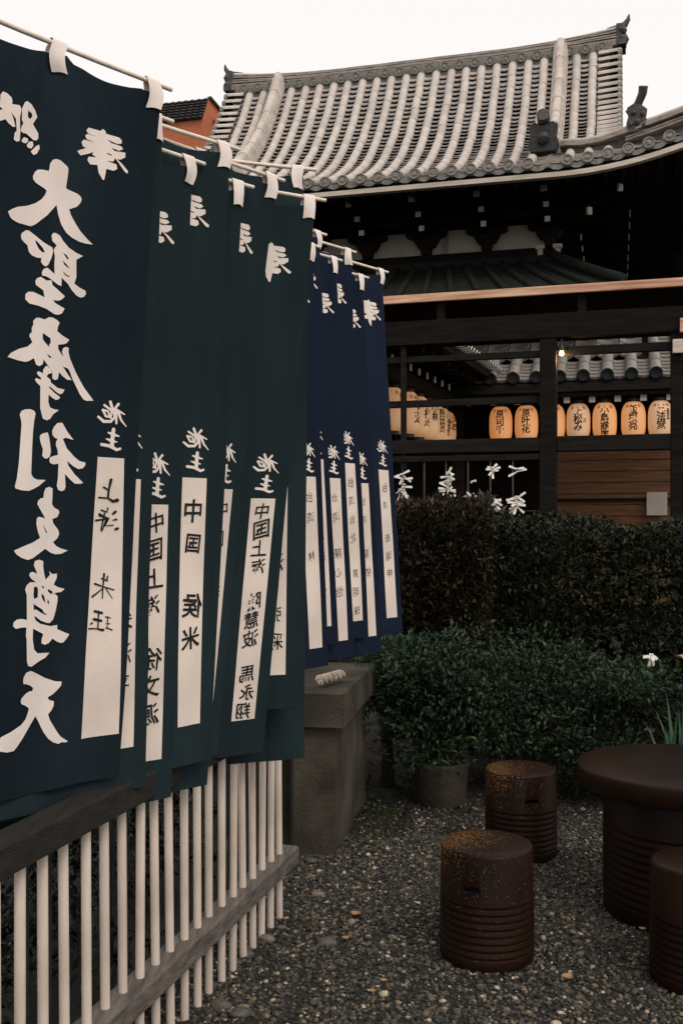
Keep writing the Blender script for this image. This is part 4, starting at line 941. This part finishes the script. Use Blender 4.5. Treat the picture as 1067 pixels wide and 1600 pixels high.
# ------------------------------------------------------------------ lanterns
lb_prof = []
NR = 26
for i in range(NR * 2 + 1):
    t = i / (NR * 2); z = t * .50
    env = .145 * (1 - abs(2 * t - 1) ** 3.2) ** .42 if 0 < t < 1 else .0
    rr = max(.075, env) - (.0022 if i % 2 else 0)
    lb_prof.append((rr, z))
body_me = {k: MB().lathe(lb_prof, 36).mesh('paper_body', k, True) for k in ('lantern', 'lantern_dim')}
ring_me = MB().lathe([(.060, -.02), (.080, -.02), (.080, .02), (.060, .02), (.060, -.02)], 24).mesh('ring', 'lantern_ring', True)
ring_me.set_sharp_from_angle(angle=R(40))
def lr_at(z):
    t = min(max(z / .50, .001), .999); return max(.075, .145 * (1 - abs(2 * t - 1) ** 3.2) ** .42)
def lantern(loc, face, text, dim, label, side='', group='glowing paper lanterns in a row'):
    e = empty('paper_lantern', loc, face, label, 'lantern', group)
    put('paper_body', body_me['lantern_dim' if dim else 'lantern'], e)
    for z in (.0, .50): put('ring', ring_me, e).location = (0, 0, z)
    MB().tube([(0, 0, .51), (0, 0, .62)], .006, 6).build('hanger', 'lantern_ring', e)
    def wrap(V, F, nm, mat):
        mm = MB(); vs = []
        for x, z in V:
            r_ = lr_at(z) + .003; a = x / .145 - math.pi / 2
            vs.append((r_ * math.cos(a), r_ * math.sin(a), z))
        mm.add(vs, F); put(nm, mm.mesh(nm, mat), e)
    V = []; F = []
    def put_txt(t, x0, z0, sz, gap, off):
        z = z0
        for ch in t:
            if ch != ' ':
                gv, gf = glyph(ch, off); o = len(V)
                V.extend([(x0 + p[0] * sz * .95, z + p[1] * sz) for p in gv]); F.extend([tuple(i + o for i in f) for f in gf])
            z -= gap
    put_txt(text, 0, .385, .115, .098, .022)
    wrap(V, F, 'lettering', 'lantern_ink')
    for s in (-1, 1):
        V = []; F = []
        for k in range(5):
            a = k * 1.2566 + .6; c = (s * .085, .425); o = len(V)
            pts = [(0, 0), (.5, .22), (1, 0), (.5, -.22)]
            V += [(c[0] + .030 * (p * math.cos(a) - q * math.sin(a)), c[1] + .030 * (p * math.sin(a) + q * math.cos(a))) for p, q in pts]
            F.append((o, o + 1, o + 2, o + 3))
        wrap(V, F, 'red_print', 'lantern_red')
    if side:
        V = []; F = []; put_txt(side, .085, .36, .05, .045, .015); wrap(V, F, 'side_lettering', 'lantern_ink')
def hall_pt(px, Y): return ((px - 533.5) * Y / 1600, Y)
for px, Y, t, sd, dim, lb in [
    (782, 12.95, '原司千', '', 0, 'glowing paper lantern beside the dark doorway, end of the lit row'),
    (822, 12.82, '原叶花', '', 0, 'glowing paper lantern between the doorway lantern and the square post'),
    (864, 12.72, '三浦正', '', 0, 'glowing paper lantern half hidden behind the square post'),
    (903, 12.62, '上松み', '  正', 1, 'dimmer paper lantern with two columns of ink beside the square post'),
    (944, 12.52, '小島商店', '', 0, 'bright orange paper lantern next to the dimmer two-column one'),
    (989, 12.42, '飯塚亮', '', 0, 'orange paper lantern with dense bold ink, beside the one with three short strokes on top'),
    (1031, 12.32, '三法堂', '高長兵', 1, 'paper lantern headed by three short strokes with a small side inscription'),
    (1076, 12.22, '山本光', '', 0, 'glowing paper lantern beyond the right-hand frame post')]:
    x, y = hall_pt(px, Y); lantern((x, y, 2.575), R(-15) + rng.uniform(-.1, .1), t, dim, lb, sd)
for i, (px, Y, t) in enumerate([(612, 11.0, '山田'), (636, 11.35, '井上太'), (652, 11.75, '中村正'), (665, 12.1, '小林'), (677, 12.5, '林田英'), (687, 12.9, '小堀健'), (697, 13.3, '大西'), (705, 13.7, '村松')]):
    x, y = hall_pt(px, Y)
    lantern((x, y, 2.55), R(50) + rng.uniform(-.1, .1), t, 1, ['pale paper lantern at the banner edge, first of the receding row', 'pale paper lantern behind the thin frame post', 'pale paper lantern just right of the thin frame post', 'pale paper lantern second right of the thin frame post in the receding row', 'pale paper lantern in the middle of the receding row', 'pale paper lantern third from the dark doorway in the receding row', 'pale paper lantern second from the dark doorway in the receding row', 'pale paper lantern closing the receding row at the dark doorway'][i], group='pale lanterns under the wing eave')

# ------------------------------------------------------------------ timber frame before the hall
fr = empty('timber_frame', (1.547, 7.7, 0), R(-16), 'open dark timber frame with a raw board along its flat roof edge', 'timber frame')
m = MB(); m.box((-.45, 1.0, 3.31), (4.3, 2.0, .05)); m.build('roof_slab', 'wood', fr)
m = MB(); m.box((-.45, -.018, 3.312), (4.32, .034, .062)); m.build('edge_board', 'lit_board', fr, bevel=.004)
m = MB(); m.box((-.45, .09, 3.055), (4.2, .14, .19)); m.build('top_beam', 'wood', fr, bevel=.008)
for x in (-.82, .25): MB().box((x, .09, 3.217), (.06, .10, .135)).build('short_strut', 'wood2', fr)
for x in (0, .945): MB().box((x, .09, 1.48), (.125, .125, 2.96)).build('post', 'wood', fr, bevel=.008)
MB().box((-1.12, .07, 2.48), (.042, .042, .98)).build('thin_post', 'wood2', fr, bevel=.004)
MB().box((-2.35, .09, 1.48), (.125, .125, 2.96)).build('post', 'wood', fr, bevel=.008)
m = MB(); m.box((.475, .09, 2.868), (.82, .06, .062)); m.build('upper_rail', 'wood2', fr, bevel=.004)
m = MB(); m.box((-1.17, .09, 2.855), (2.22, .05, .05)); m.build('upper_rail', 'wood2', fr, bevel=.004)
m = MB(); m.box((-1.17, .10, 2.508), (2.22, .05, .052)); m.build('middle_rail', 'wood2', fr, bevel=.004)
m = MB(); m.box((-1.17, .09, 2.165), (2.22, .11, .105)); m.build('lower_beam', 'wood2', fr, bevel=.006)
m = MB(); m.box((.475, .09, 2.165), (.82, .11, .115)); m.build('lower_beam', 'wood2', fr, bevel=.006)
m = MB(); m.box((-1.17, .06, 2.070), (2.22, .045, .045)); m.build('hanging_rail', 'wood2', fr, bevel=.004)
rod_x = [-1.125 + .172 * k for k in range(-4, 6)]
for x in rod_x: MB().tube([(x, .06, 2.05), (x, .06, .0)], .007, 6).build('rod', 'iron', fr)
MB().tube([(-2.2, .055, 1.66), (-.06, .055, 1.66)], .003, 6).build('tie_wire', 'iron', fr)
m = MB(); m.box((.93, -.0, 2.85), (.07, .05, .10)); m.build('fixing_plate', 'fascia', fr, bevel=.003)
m = MB(); m.box((.97, -.01, 3.0), (.05, .05, .10)); m.build('fixing_block', 'lit_board', fr, bevel=.003)
# pendant lamp
pl = empty('pendant_lamp', hall_pt(877, 7.72) + (2.85,), 0, 'small lit pendant bulb under a dark cone shade by the square post', 'lamp')
MB().tube([(0, 0, .10), (0, 0, .26)], .004, 6).build('cord', 'lamp_metal', pl)
MB().lathe([(.008, .11), (.012, .08), (.018, .05), (.040, .012), (.038, .010), (.014, .048), (.006, .1)], 20).build('shade', 'lamp_metal', pl, smooth=True, sharp=50)
MB().lathe([(0, -.022), (.012, -.018), (.018, -.004), (.013, .012), (.008, .03), (0, .032)], 14).build('bulb', 'bulb', pl, smooth=True)
ll = bpy.data.lights.new('pendant_light', 'POINT'); ll.energy = 5; ll.color = (1, .62, .32); ll.shadow_soft_size = .03
lo = bpy.data.objects.new('pendant_light', ll); COL.objects.link(lo); lo.parent = pl; lo.location = (0, -.0, -.05)

# brown plank screen behind the frame
ps = empty('plank_screen', (2.02, 9.1, 0), R(-15), 'brown plank screen behind the timber frame', 'screen')
for k in range(14):
    MB().box((.43, rng.uniform(-.004, .004), .90 + .098 * k), (1.19, .025, .094)).build('plank', 'panel', ps, bevel=.004)
for z in (1.78, 1.50): MB().box((.43, -.03, z), (1.15, .03, .022)).build('batten', 'wood', ps)
for x in (-.20, 1.06): MB().box((x, 0, 1.15), (.07, .08, 2.3)).build('stile', 'wood', ps, bevel=.005)
MB().box((.43, .0, 2.27), (1.19, .05, .05)).build('top_rail', 'wood', ps)
o = MB().box((0, 0, 0), (.17, .004, .20)).build('notice_sheet', 'pale_sheet'); x_, y_ = hall_pt(1028, 8.80); o.location = (x_, y_ + .04, 1.74); o.rotation_euler = (0, 0, R(-15))
tag(o, 'blank white notice pinned to the brown plank screen', 'notice')

# ------------------------------------------------------------------ paper fortunes tied to the rods
def fortune(px, Y, py, n, spread, drop, label, seed, big=1.0):
    r = random.Random(seed); x = (px - 533.5) * Y / 1600; z = 1.53 + (825 - py) * Y / 1600
    e = empty('tied_fortunes', (x, Y, z), 0, label, 'paper fortunes', 'white paper fortunes tied above the hedge')
    for k in range(n):
        zc = -drop * (k / max(1, n - 1)) if n > 1 else 0
        m = MB(); w = .0085 * big
        a = r.uniform(0, 6.28); el = r.uniform(-.9, .9); L = r.uniform(.045, .075) * big * spread
        d1 = Vector((math.cos(a), .5 * math.sin(a), math.sin(el))).normalized(); d2 = Vector((-math.cos(a) + r.uniform(-.5, .5), .4 * r.uniform(-1, 1), r.uniform(-.9, .4))).normalized()
        c = Vector((r.uniform(-.008, .008), -.012 + r.uniform(-.012, .004), zc))
        pth = [c + d1 * L, c + d1 * L * .55 + Vector((0, -.004, .002)), c + d1 * .008, c + d2 * .008, c + d2 * L * .6 + Vector((0, -.004, 0)), c + d2 * L]
        tw = r.uniform(-.4, .4)
        vs = []
        for i, p in enumerate(pth):
            t = (pth[min(i + 1, 5)] - pth[max(i - 1, 0)]).normalized(); sd = t.cross(Vector((tw, -1, .2))).normalized(); nn = t.cross(sd)
            ww = w * (.55 if i in (2, 3) else 1)
            vs += [p + sd * ww + nn * .0015, p - sd * ww + nn * .0015, p - sd * ww - nn * .0015, p + sd * ww - nn * .0015]
        fs = [(0, 1, 2, 3), (20, 23, 22, 21)]
        for i in range(5):
            for j in range(4): fs.append((i * 4 + j, i * 4 + (j + 1) % 4, i * 4 + 4 + (j + 1) % 4, i * 4 + 4 + j))
        m.add(vs, fs)
        kn = [c + Vector(((.010 * big) * math.cos(b_), -.008 * math.sin(b_) - .004, .010 * big * math.sin(b_ * 2) * .4)) for b_ in lin(0, 5.2, 7)]
        m.tube(kn, .0042 * big, 6)
        m.build('paper_strip', 'paper', e)
FO = [(629, 7.95, 741, 13, 1.0, .24, 'long cluster of white paper fortunes tied down a rod beside the navy banner'),
      (699, 7.85, 738, 12, 1.0, .18, 'thick cluster of white paper fortunes on a rod above the red-leaved hedge'),
      (736, 7.8, 772, 7, 1.1, .09, 'starry knot of white paper fortunes just above the hedge'),
      (770, 7.78, 780, 9, 1.1, .06, 'wide knot of white paper fortunes resting on the hedge top'),
      (806, 7.72, 776, 7, 1.2, .09, 'splayed knot of white paper fortunes by the square post'),
      (770, 7.76, 731, 4, .9, .04, 'small white paper fortune high under the hanging rail with one flat strip'),
      (806, 7.72, 733, 2, 1.0, .02, 'single white paper fortune hanging slanted high near the square post'),
      (737, 7.8, 752, 1, .5, .0, 'tiny white paper fortune tied alone on a rod')]
for i, (px, Y, py, n, sp, dr, lb) in enumerate(FO): fortune(px, Y - .03, py, n, sp, dr, lb, 50 + i)

# ------------------------------------------------------------------ vegetation
def leaves(name, pts, nrm, size, mat, parent, ratio=.42, droop=.3, fold=.25):
    """folded pointed leaves: pts (n,3), nrm (n,3) outward directions"""
    n = len(pts)
    d = nrm + nrng.normal(0, .55, (n, 3)); d[:, 2] -= droop * nrng.random(n); d /= np.linalg.norm(d, axis=1)[:, None]
    up = np.array([0, 0, 1.0]) + nrng.normal(0, .45, (n, 3)); s = np.cross(d, up); s /= np.linalg.norm(s, axis=1)[:, None] + 1e-9
    u = np.cross(s, d)
    L = size[0] + (size[1] - size[0]) * nrng.random(n); W = L * ratio * nrng.uniform(.8, 1.2, n)
    L = L[:, None]; W = W[:, None]
    base = pts; mid = pts + d * L * .45 + u * L * .05; tip_ = pts + d * L - u * L * .12
    l1 = pts + d * L * .40 - s * W * .5 + u * W * fold; r1 = pts + d * L * .40 + s * W * .5 + u * W * fold
    V = np.stack([base, l1, mid, r1, tip_], 1).reshape(-1, 3)
    b = (np.arange(n) * 5)[:, None]
    F = np.concatenate([b + [0, 2, 1], b + [1, 2, 4], b + [0, 3, 2], b + [3, 4, 2]], 0)
    return put(name, np_mesh(name, V, F, mat, False), parent)
def n3(x, y, z, s, o=0): return noise.noise(Vector((x * s + o, y * s, z * s)))
def box_foliage(n, x0, x1, ya, yb, z0, z1, o=0, rough=.07, gap=-.36, gs=2.3):
    """leaf positions on the clipped shell of a hedge, with gaps"""
    P = []; N = []
    while len(P) < n:
        f = rng.random(); x = rng.uniform(x0, x1)
        if f < .70:
            z = rng.uniform(z0, z1); y = ya; nn = (0, -1, .25)
        elif f < .92:
            z = z1; y = rng.uniform(ya, yb); nn = (0, -.2, 1)
        else:
            z = rng.uniform(z0, z1); y = rng.uniform(ya, yb); x = rng.choice((x0, x1)); nn = (-1 if x == x0 else 1, 0, .2)
        k = n3(x, y, z, 2.2, o) + .5 * n3(x, y, z, 6, o)
        dpt = rng.random() ** 2 * .22
        if n3(x, z, y, gs, o + 40) < gap and rng.random() < .85 and f < .70: continue
        p = Vector((x, y, z)) + Vector(nn) * (k * rough * 1.4 - dpt)
        P.append(p); N.append(nn)
    return np.array([tuple(p) for p in P]), np.array(N, float)
def clump_foliage(n, blobs, o=0, shell=.35):
    P = []; N = []; wts = [b[3] * b[4] * b[5] for b in blobs]
    while len(P) < n:
        b = rng.choices(blobs, wts)[0]
        v = Vector((rng.gauss(0, 1), rng.gauss(0, 1), rng.gauss(0, 1))).normalized()
        rr = 1 - shell * rng.random() ** 1.6
        rr *= 1 + .25 * noise.noise(v * 2.2 + Vector((o, b[0] * 3, 0))) + .14 * noise.noise(v * 5.5 + Vector((o, 0, b[0])))
        if noise.noise(v * 3.3 + Vector((o + 9, 0, b[2] * 5))) < -.33 and rr > .8: continue
        p = Vector((b[0] + v.x * b[3] * rr, b[1] + v.y * b[4] * rr, b[2] + v.z * b[5] * rr))
        if p.z < .03: continue
        P.append(tuple(p)); N.append((v.x, v.y, v.z + .35))
    return np.array(P), np.array(N)
def stems(parent, spots, h, r, mat='bark', bend=.1, name='stem'):
    for (x, y) in spots:
        a = rng.uniform(0, 6.28); pts = [(x + bend * t * t * math.cos(a) + .02 * math.sin(t * 7 + x * 9), y + bend * t * t * math.sin(a), h * t) for t in lin(0, 1, 7)]
        MB().tube(pts, [r * (1 - .55 * t) for t in lin(0, 1, 7)], 8).build(name, mat, parent, smooth=True)

hd = empty('clipped_hedge', (1.9, 6.8, 0), R(-6), 'long clipped dark green hedge below the timber frame', 'hedge')
P, N = box_foliage(52000, -1.15, 3.2, -.38, .40, .22, 1.58, 3)
leaves('foliage', P, N, (.028, .055), 'hedge', hd)
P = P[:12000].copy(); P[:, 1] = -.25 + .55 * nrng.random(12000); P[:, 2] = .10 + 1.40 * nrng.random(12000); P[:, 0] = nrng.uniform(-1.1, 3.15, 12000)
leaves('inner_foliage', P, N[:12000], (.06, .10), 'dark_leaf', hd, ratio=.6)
stems(hd, [(-1.0 + .36 * k + rng.uniform(-.06, .06), rng.uniform(-.1, .15)) for k in range(12)], 1.3, .022)
rh = empty('red_tipped_shrub', (.60, 6.55, 0), R(-6), 'clipped shrub with reddish brown leaf tips at the hedge end beside the banners', 'shrub')
P, N = box_foliage(9500, -.34, .36, -.32, .32, .30, 1.66, 17, .09, -.42)
leaves('foliage', P, N, (.035, .07), 'red_leaf', rh, ratio=.34, droop=-.35)
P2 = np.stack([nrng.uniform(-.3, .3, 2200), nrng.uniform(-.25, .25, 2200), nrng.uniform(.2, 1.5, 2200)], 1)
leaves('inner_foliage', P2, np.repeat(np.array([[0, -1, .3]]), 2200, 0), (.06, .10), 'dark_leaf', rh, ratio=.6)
stems(rh, [(-.1, 0), (.12, .05), (.0, -.1)], 1.3, .02)

def scatter(blobs, k, seed, r0=.08, r1=.21):
    """break big lobes up into many small sprays"""
    r = random.Random(seed); out = []; wts = [b[3] * b[4] * b[5] for b in blobs]
    for _ in range(k):
        b = r.choices(blobs, wts)[0]; v = Vector((r.gauss(0, 1), r.gauss(0, 1) - .5, r.gauss(0, 1) + .25)).normalized() * r.uniform(.5, 1.12)
        q = r.uniform(r0, r1); out.append((b[0] + v.x * b[3], b[1] + v.y * b[4], max(.08, b[2] + v.z * b[5]), q * 1.15, q, q * r.uniform(.55, .85)))
    return out
def bush(name, loc, blobs, n, size, mat, label, st, seed, cat='bush', ratio=.4, inner=.30, sprays=46, shoots=20):
    e = empty(name, loc, 0, label, cat)
    P, N = clump_foliage(n, scatter(blobs, sprays, seed), seed, .7); leaves('foliage', P, N, size, mat, e, ratio)
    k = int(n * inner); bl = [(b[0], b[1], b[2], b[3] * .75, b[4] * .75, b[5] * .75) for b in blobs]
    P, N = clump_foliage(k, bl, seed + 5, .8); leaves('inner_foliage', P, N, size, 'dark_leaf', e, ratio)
    stems(e, st, max(b[2] for b in blobs) * .9, .012, bend=.15)
    # stray shoots breaking the outline, each with its own leaves
    r = random.Random(seed + 3)
    for _ in range(shoots):
        b = r.choice(blobs); v = Vector((r.gauss(0, 1), r.gauss(0, 1) - .6, r.gauss(0, .6) + .8)).normalized()
        a = Vector((b[0] + v.x * b[3] * .5, b[1] + v.y * b[4] * .5, b[2] + v.z * b[5] * .5)); tip_ = a + Vector((v.x * b[3], v.y * b[4], v.z * b[5])) * r.uniform(.65, 1.0) + Vector((0, 0, .05))
        mid = a.lerp(tip_, .5) + Vector((r.uniform(-.02, .02), 0, .02))
        tw = MB().tube([a, mid, tip_], [.004, .003, .0015], 5).build('twig', 'bark', e, smooth=True)
        k = r.randint(9, 18); PP = []; NN = []
        for i in range(k):
            t = .25 + .75 * i / (k - 1); p = a.lerp(mid, t * 2) if t < .5 else mid.lerp(tip_, t * 2 - 1)
            PP.append(tuple(p)); NN.append(tuple(v + Vector((r.uniform(-1, 1), r.uniform(-1, 1), r.uniform(-.3, .6)))))
        leaves('twig_leaves', np.array(PP), np.array(NN), (size[0] * 1.2, size[1] * 1.1), mat, tw, ratio)
    return e
bush('leafy_bush', (1.42, 5.75, 0), [(-.10, 0, .40, .36, .32, .38), (.22, -.02, .42, .38, .34, .34), (.55, .05, .38, .36, .34, .38), (.10, .08, .60, .26, .26, .18), (-.30, .05, .25, .25, .24, .25), (.80, .1, .30, .34, .3, .3)], 14000, (.018, .046), 'green_leaf', 'rounded dark green bush behind the round table and stools', [(-.1, 0), (.2, 0), (.4, .05), (.05, .05)], 3)
bush('planter_shrub', (.55, 5.72, .20), [(0, 0, .30, .27, .24, .26), (-.12, .03, .46, .22, .20, .18), (.14, .02, .48, .22, .20, .20), (.32, .06, .36, .22, .20, .22), (.0, .0, .12, .2, .17, .12), (-.28, .02, .44, .18, .18, .18)], 7500, (.018, .048), 'green_leaf', 'loose green shrub growing from the round planter', [(0, 0), (.05, .03), (-.05, 0)], 7)
bush('loose_shrub', (.98, 6.1, 0), [(0, 0, .45, .32, .22, .30), (.3, 0, .60, .28, .20, .20), (-.18, 0, .58, .24, .20, .18)], 5000, (.018, .046), 'green_leaf', 'loose taller shrub leaning on the hedge between planter and rounded bush', [(0, 0), (.15, 0), (-.1, .05)], 12)
# dense undergrowth behind the fence
bush('undergrowth_bush', (-1.05, 3.55, 0), [(0, 0, .3, .45, .5, .36), (-.25, -.7, .28, .4, .5, .34), (.25, .7, .3, .35, .4, .36), (.1, 1.2, .36, .35, .4, .4)], 8000, (.03, .06), 'dark_leaf', 'dark undergrowth bush behind the white pickets', [(0, 0), (.2, .5), (-.2, -.5)], 21)
bush('undergrowth_bush', (-1.25, 2.2, 0), [(0, 0, .25, .4, .5, .32), (-.1, .5, .28, .4, .4, .34)], 3500, (.03, .06), 'dark_leaf', 'dark undergrowth bush behind the near end of the fence', [(0, 0)], 25)
bush('background_shrub', (-.9, 6.6, 0), [(0, 0, .8, .7, .4, .8), (.5, -.1, .6, .5, .35, .6), (-.7, 0, .7, .6, .4, .75)], 8000, (.04, .07), 'dark_leaf', 'dark shrub behind the banners and the stone stand', [(0, 0), (.3, 0), (-.4, 0)], 31)
# trunk of a small tree by the stone stand
tk = empty('thin_tree', (.27, 6.02, 0), 0, 'thin tree trunk with a few leafy twigs beside the stone stand', 'tree')
MB().tube([(0, 0, 0), (.0, .01, .2), (-.012, .0, .42), (.01, .02, .7), (.03, .03, 1.0)], [.045, .036, .034, .03, .018], 12).build('trunk', 'bark', tk, smooth=True)
MB().tube([(-.01, 0, .40), (-.08, -.04, .52), (-.12, -.05, .66)], [.02, .015, .008], 8).build('branch', 'bark', tk, smooth=True)
P, N = clump_foliage(1700, [(-.03, -.06, .72, .20, .18, .20), (.10, -.04, .62, .18, .16, .16), (-.10, -.05, .58, .12, .14, .12)], 44, .6); leaves('crown', P, N, (.03, .055), 'green_leaf', tk)
# planter
pt = empty('round_planter', (.545, 5.68, .0), 0, 'low round clay planter with worn rim under the loose green shrub', 'planter')
MB().lathe([(0, .0), (.135, .0), (.142, .01), (.158, .21), (.163, .225), (.163, .24), (.150, .243), (.146, .22), (.14, .19)], 48).build('wall', 'pot', pt, smooth=True, sharp=45)
MB().lathe([(0, .20), (.08, .197), (.147, .19)], 24).build('planter_soil', 'soil', pt, smooth=True)
# blade-leaved lily with orange flower at the right
ly = empty('lily_plant', (1.75, 5.3, 0), 0, 'tall blade-leaved plant with a pale orange flower at the bush edge', 'plant')
for k in range(16):
    a = rng.uniform(0, 6.28); h = rng.uniform(.45, .78); w = .014; ben = rng.uniform(.05, .22); x0, yy0 = rng.uniform(-.06, .1), rng.uniform(-.05, .05)
    m = MB()
    m.grid(lambda u, v, a=a, h=h, ben=ben, x0=x0, yy0=yy0: (x0 + ben * v * v * math.cos(a) + u * w * (1 - v ** 3), yy0 + ben * v * v * math.sin(a) + abs(u) * .004, h * v * (1 - .12 * v)), [-1, 0, 1], lin(0, 1, 8))
    m.build('blade', 'iris', ly, smooth=True)
MB().tube([(.02, 0, 0), (.0, -.02, .4), (.025, -.03, .83)], .006, 7).build('flower_stalk', 'iris', ly, smooth=True)
fw = bpy.data.objects.new('flower', None); COL.objects.link(fw); fw.parent = ly; fw.location = (.025, -.03, .83)
for k in range(6):
    a = k * 1.047; m = MB()
    m.grid(lambda u, v, a=a: ((.012 + .045 * v) * math.cos(a) - u * .013 * math.sin(math.pi * min(1, v + .1)) * math.sin(a), (.012 + .045 * v) * math.sin(a) + u * .013 * math.sin(math.pi * min(1, v + .1)) * math.cos(a), .055 * v - .04 * v ** 3 + .02), [-1, 0, 1], lin(.02, .98, 6))
    m.build('petal', 'petal', fw, smooth=True)
# white folded paper caught on the bush
fortune(1015, 5.42, 1022, 3, 1.0, .02, 'white folded paper caught on top of the rounded bush', 77, .9)
# moss cushion by the stand
mo = MB(); mo.grid(lambda u, v: (.17 + .20 * u * math.cos(v), 5.25 + .28 * u * math.sin(v), .022 + .022 * (1 - u * u) + .012 * n3(u * math.cos(v), u * math.sin(v), 0, 7)), lin(.02, 1, 9), lin(0, 2 * math.pi, 30))
P = np.array([[.17 + .2 * math.sqrt(r_) * math.cos(a), 5.25 + .28 * math.sqrt(r_) * math.sin(a), .02 + .02 * (1 - r_)] for r_, a in zip(nrng.random(1500), nrng.uniform(0, 6.28, 1500))])
o = leaves('moss_patch', P, np.repeat(np.array([[0, 0, 1.]]), 1500, 0), (.008, .018), 'moss', None); tag(o, 'small mossy patch on the ground beside the stone stand', 'moss', kind='stuff')
# leaf litter and ground cover under the hedge
P = np.stack([nrng.uniform(-.2, 3.2, 3500), nrng.uniform(5.35, 6.7, 3500), nrng.uniform(.006, .02, 3500)], 1)
o = leaves('leaf_litter', P, np.repeat(np.array([[.3, -.3, .15]]), 3500, 0), (.02, .045), 'dark_leaf', None, droop=0); tag(o, 'dark leaf litter on the soil under the hedge', 'leaf litter', kind='stuff')

# ------------------------------------------------------------------ brick building far behind
bb = empty('brick_building', (-4.06, 30, 0), 0, 'red brick building with dark tiled mansard far behind the banners', 'building')
c0 = Vector((0, 0, 0)); c1 = Vector((-5.2, 1.3, 0)); c2 = Vector((1.6, 4.6, 0)); c3 = c1 + c2
m = MB(); q = [c0, c2, c3, c1]; zt = 13.55
m.add([p + Vector((0, 0, z)) for z in (0, zt) for p in q], [(0, 1, 5, 4), (1, 2, 6, 5), (2, 3, 7, 6), (3, 0, 4, 7), (4, 5, 6, 7)]); m.build('wall', 'brick', bb)
# mansard skirt of tiles on the near side, brick gable on the right
ins = Vector((.08, .35, 0)); m = MB()
A_ = c0 + Vector((.0, -.08, zt - .05)); B_ = c1 + Vector((0, -.08, zt - .05)); C_ = c1 + Vector((.05, .45, zt + .72)); D_ = c0 + Vector((.12, .42, zt + .74))
m.add([A_, B_, C_, D_], [(0, 1, 2, 3)])
mr = m.build('mansard', 'brick_roof', bb)
for j in range(7):
    for i in range(26):
        t = i / 26; s_ = j / 7
        a = (A_.lerp(B_, t)).lerp(D_.lerp(C_, t), s_); b = (A_.lerp(B_, t + .036)).lerp(D_.lerp(C_, t + .036), s_)
        a2 = (A_.lerp(B_, t)).lerp(D_.lerp(C_, t), s_ + .14); b2 = (A_.lerp(B_, t + .036)).lerp(D_.lerp(C_, t + .036), s_ + .14)
        f = Vector((0, -.05, .03)); mm = MB(); mid = (a + b) / 2 + f * 1.5
        mm.add([a + f, mid, b + f, a2 + f * .1, (a2 + b2) / 2 + f * .6, b2 + f * .1, a, (a + b) / 2, b], [(0, 1, 4, 3), (1, 2, 5, 4), (6, 7, 1, 0), (7, 8, 2, 1)])
        mm.build('roof_tile', 'brick_roof', mr)
m = MB(); G0 = c0 + Vector((.0, 0, zt)); G1 = c0 + Vector((.12, .42, zt + .74)); G2 = c2 + Vector((0, 0, zt + .12)); G3 = c2 + Vector((0, 0, zt - .1))
m.add([G0, G1, G2, G3] + [p + Vector((-.25, .06, 0)) for p in (G0, G1, G2, G3)], [(0, 3, 2, 1), (4, 5, 6, 7), (1, 2, 6, 5), (0, 1, 5, 4)]); m.build('gable', 'brick', bb)
m = MB(); m.beam(G1 + Vector((.02, 0, .03)), G2 + Vector((.02, 0, .03)), .12, .07); m.build('verge', 'brick_roof', bb)
u2 = (c2 - c0).normalized()
m = MB(); m.box(c0 + u2 * .9 + Vector((.12, -.04, zt + .02)), (.34, .34, .30)); m.box(c0 + u2 * .9 + Vector((.12, -.04, zt + .2)), (.42, .42, .08)); m.build('rain_hopper', 'brick', bb)
MB().tube([c0 + u2 * .9 + Vector((.14, -.04, 6)), c0 + u2 * .9 + Vector((.14, -.04, zt - .1))], .05, 8).build('downpipe', 'brick', bb)
wm = MB(); wr = Matrix((u2, Vector((-u2.y, u2.x, 0)), Vector((0, 0, 1)))).transposed()
wm.box(c0 + u2 * 2.6 + Vector((.02, -.01, 12.7)), (1.1, .06, 1.0), wr); w = wm.build('window', 'brick_roof', bb)
MB().box(c0 + u2 * 2.6 + Vector((.05, -.02, 12.15)), (1.3, .16, .1), wr).build('sill', 'brick', w)
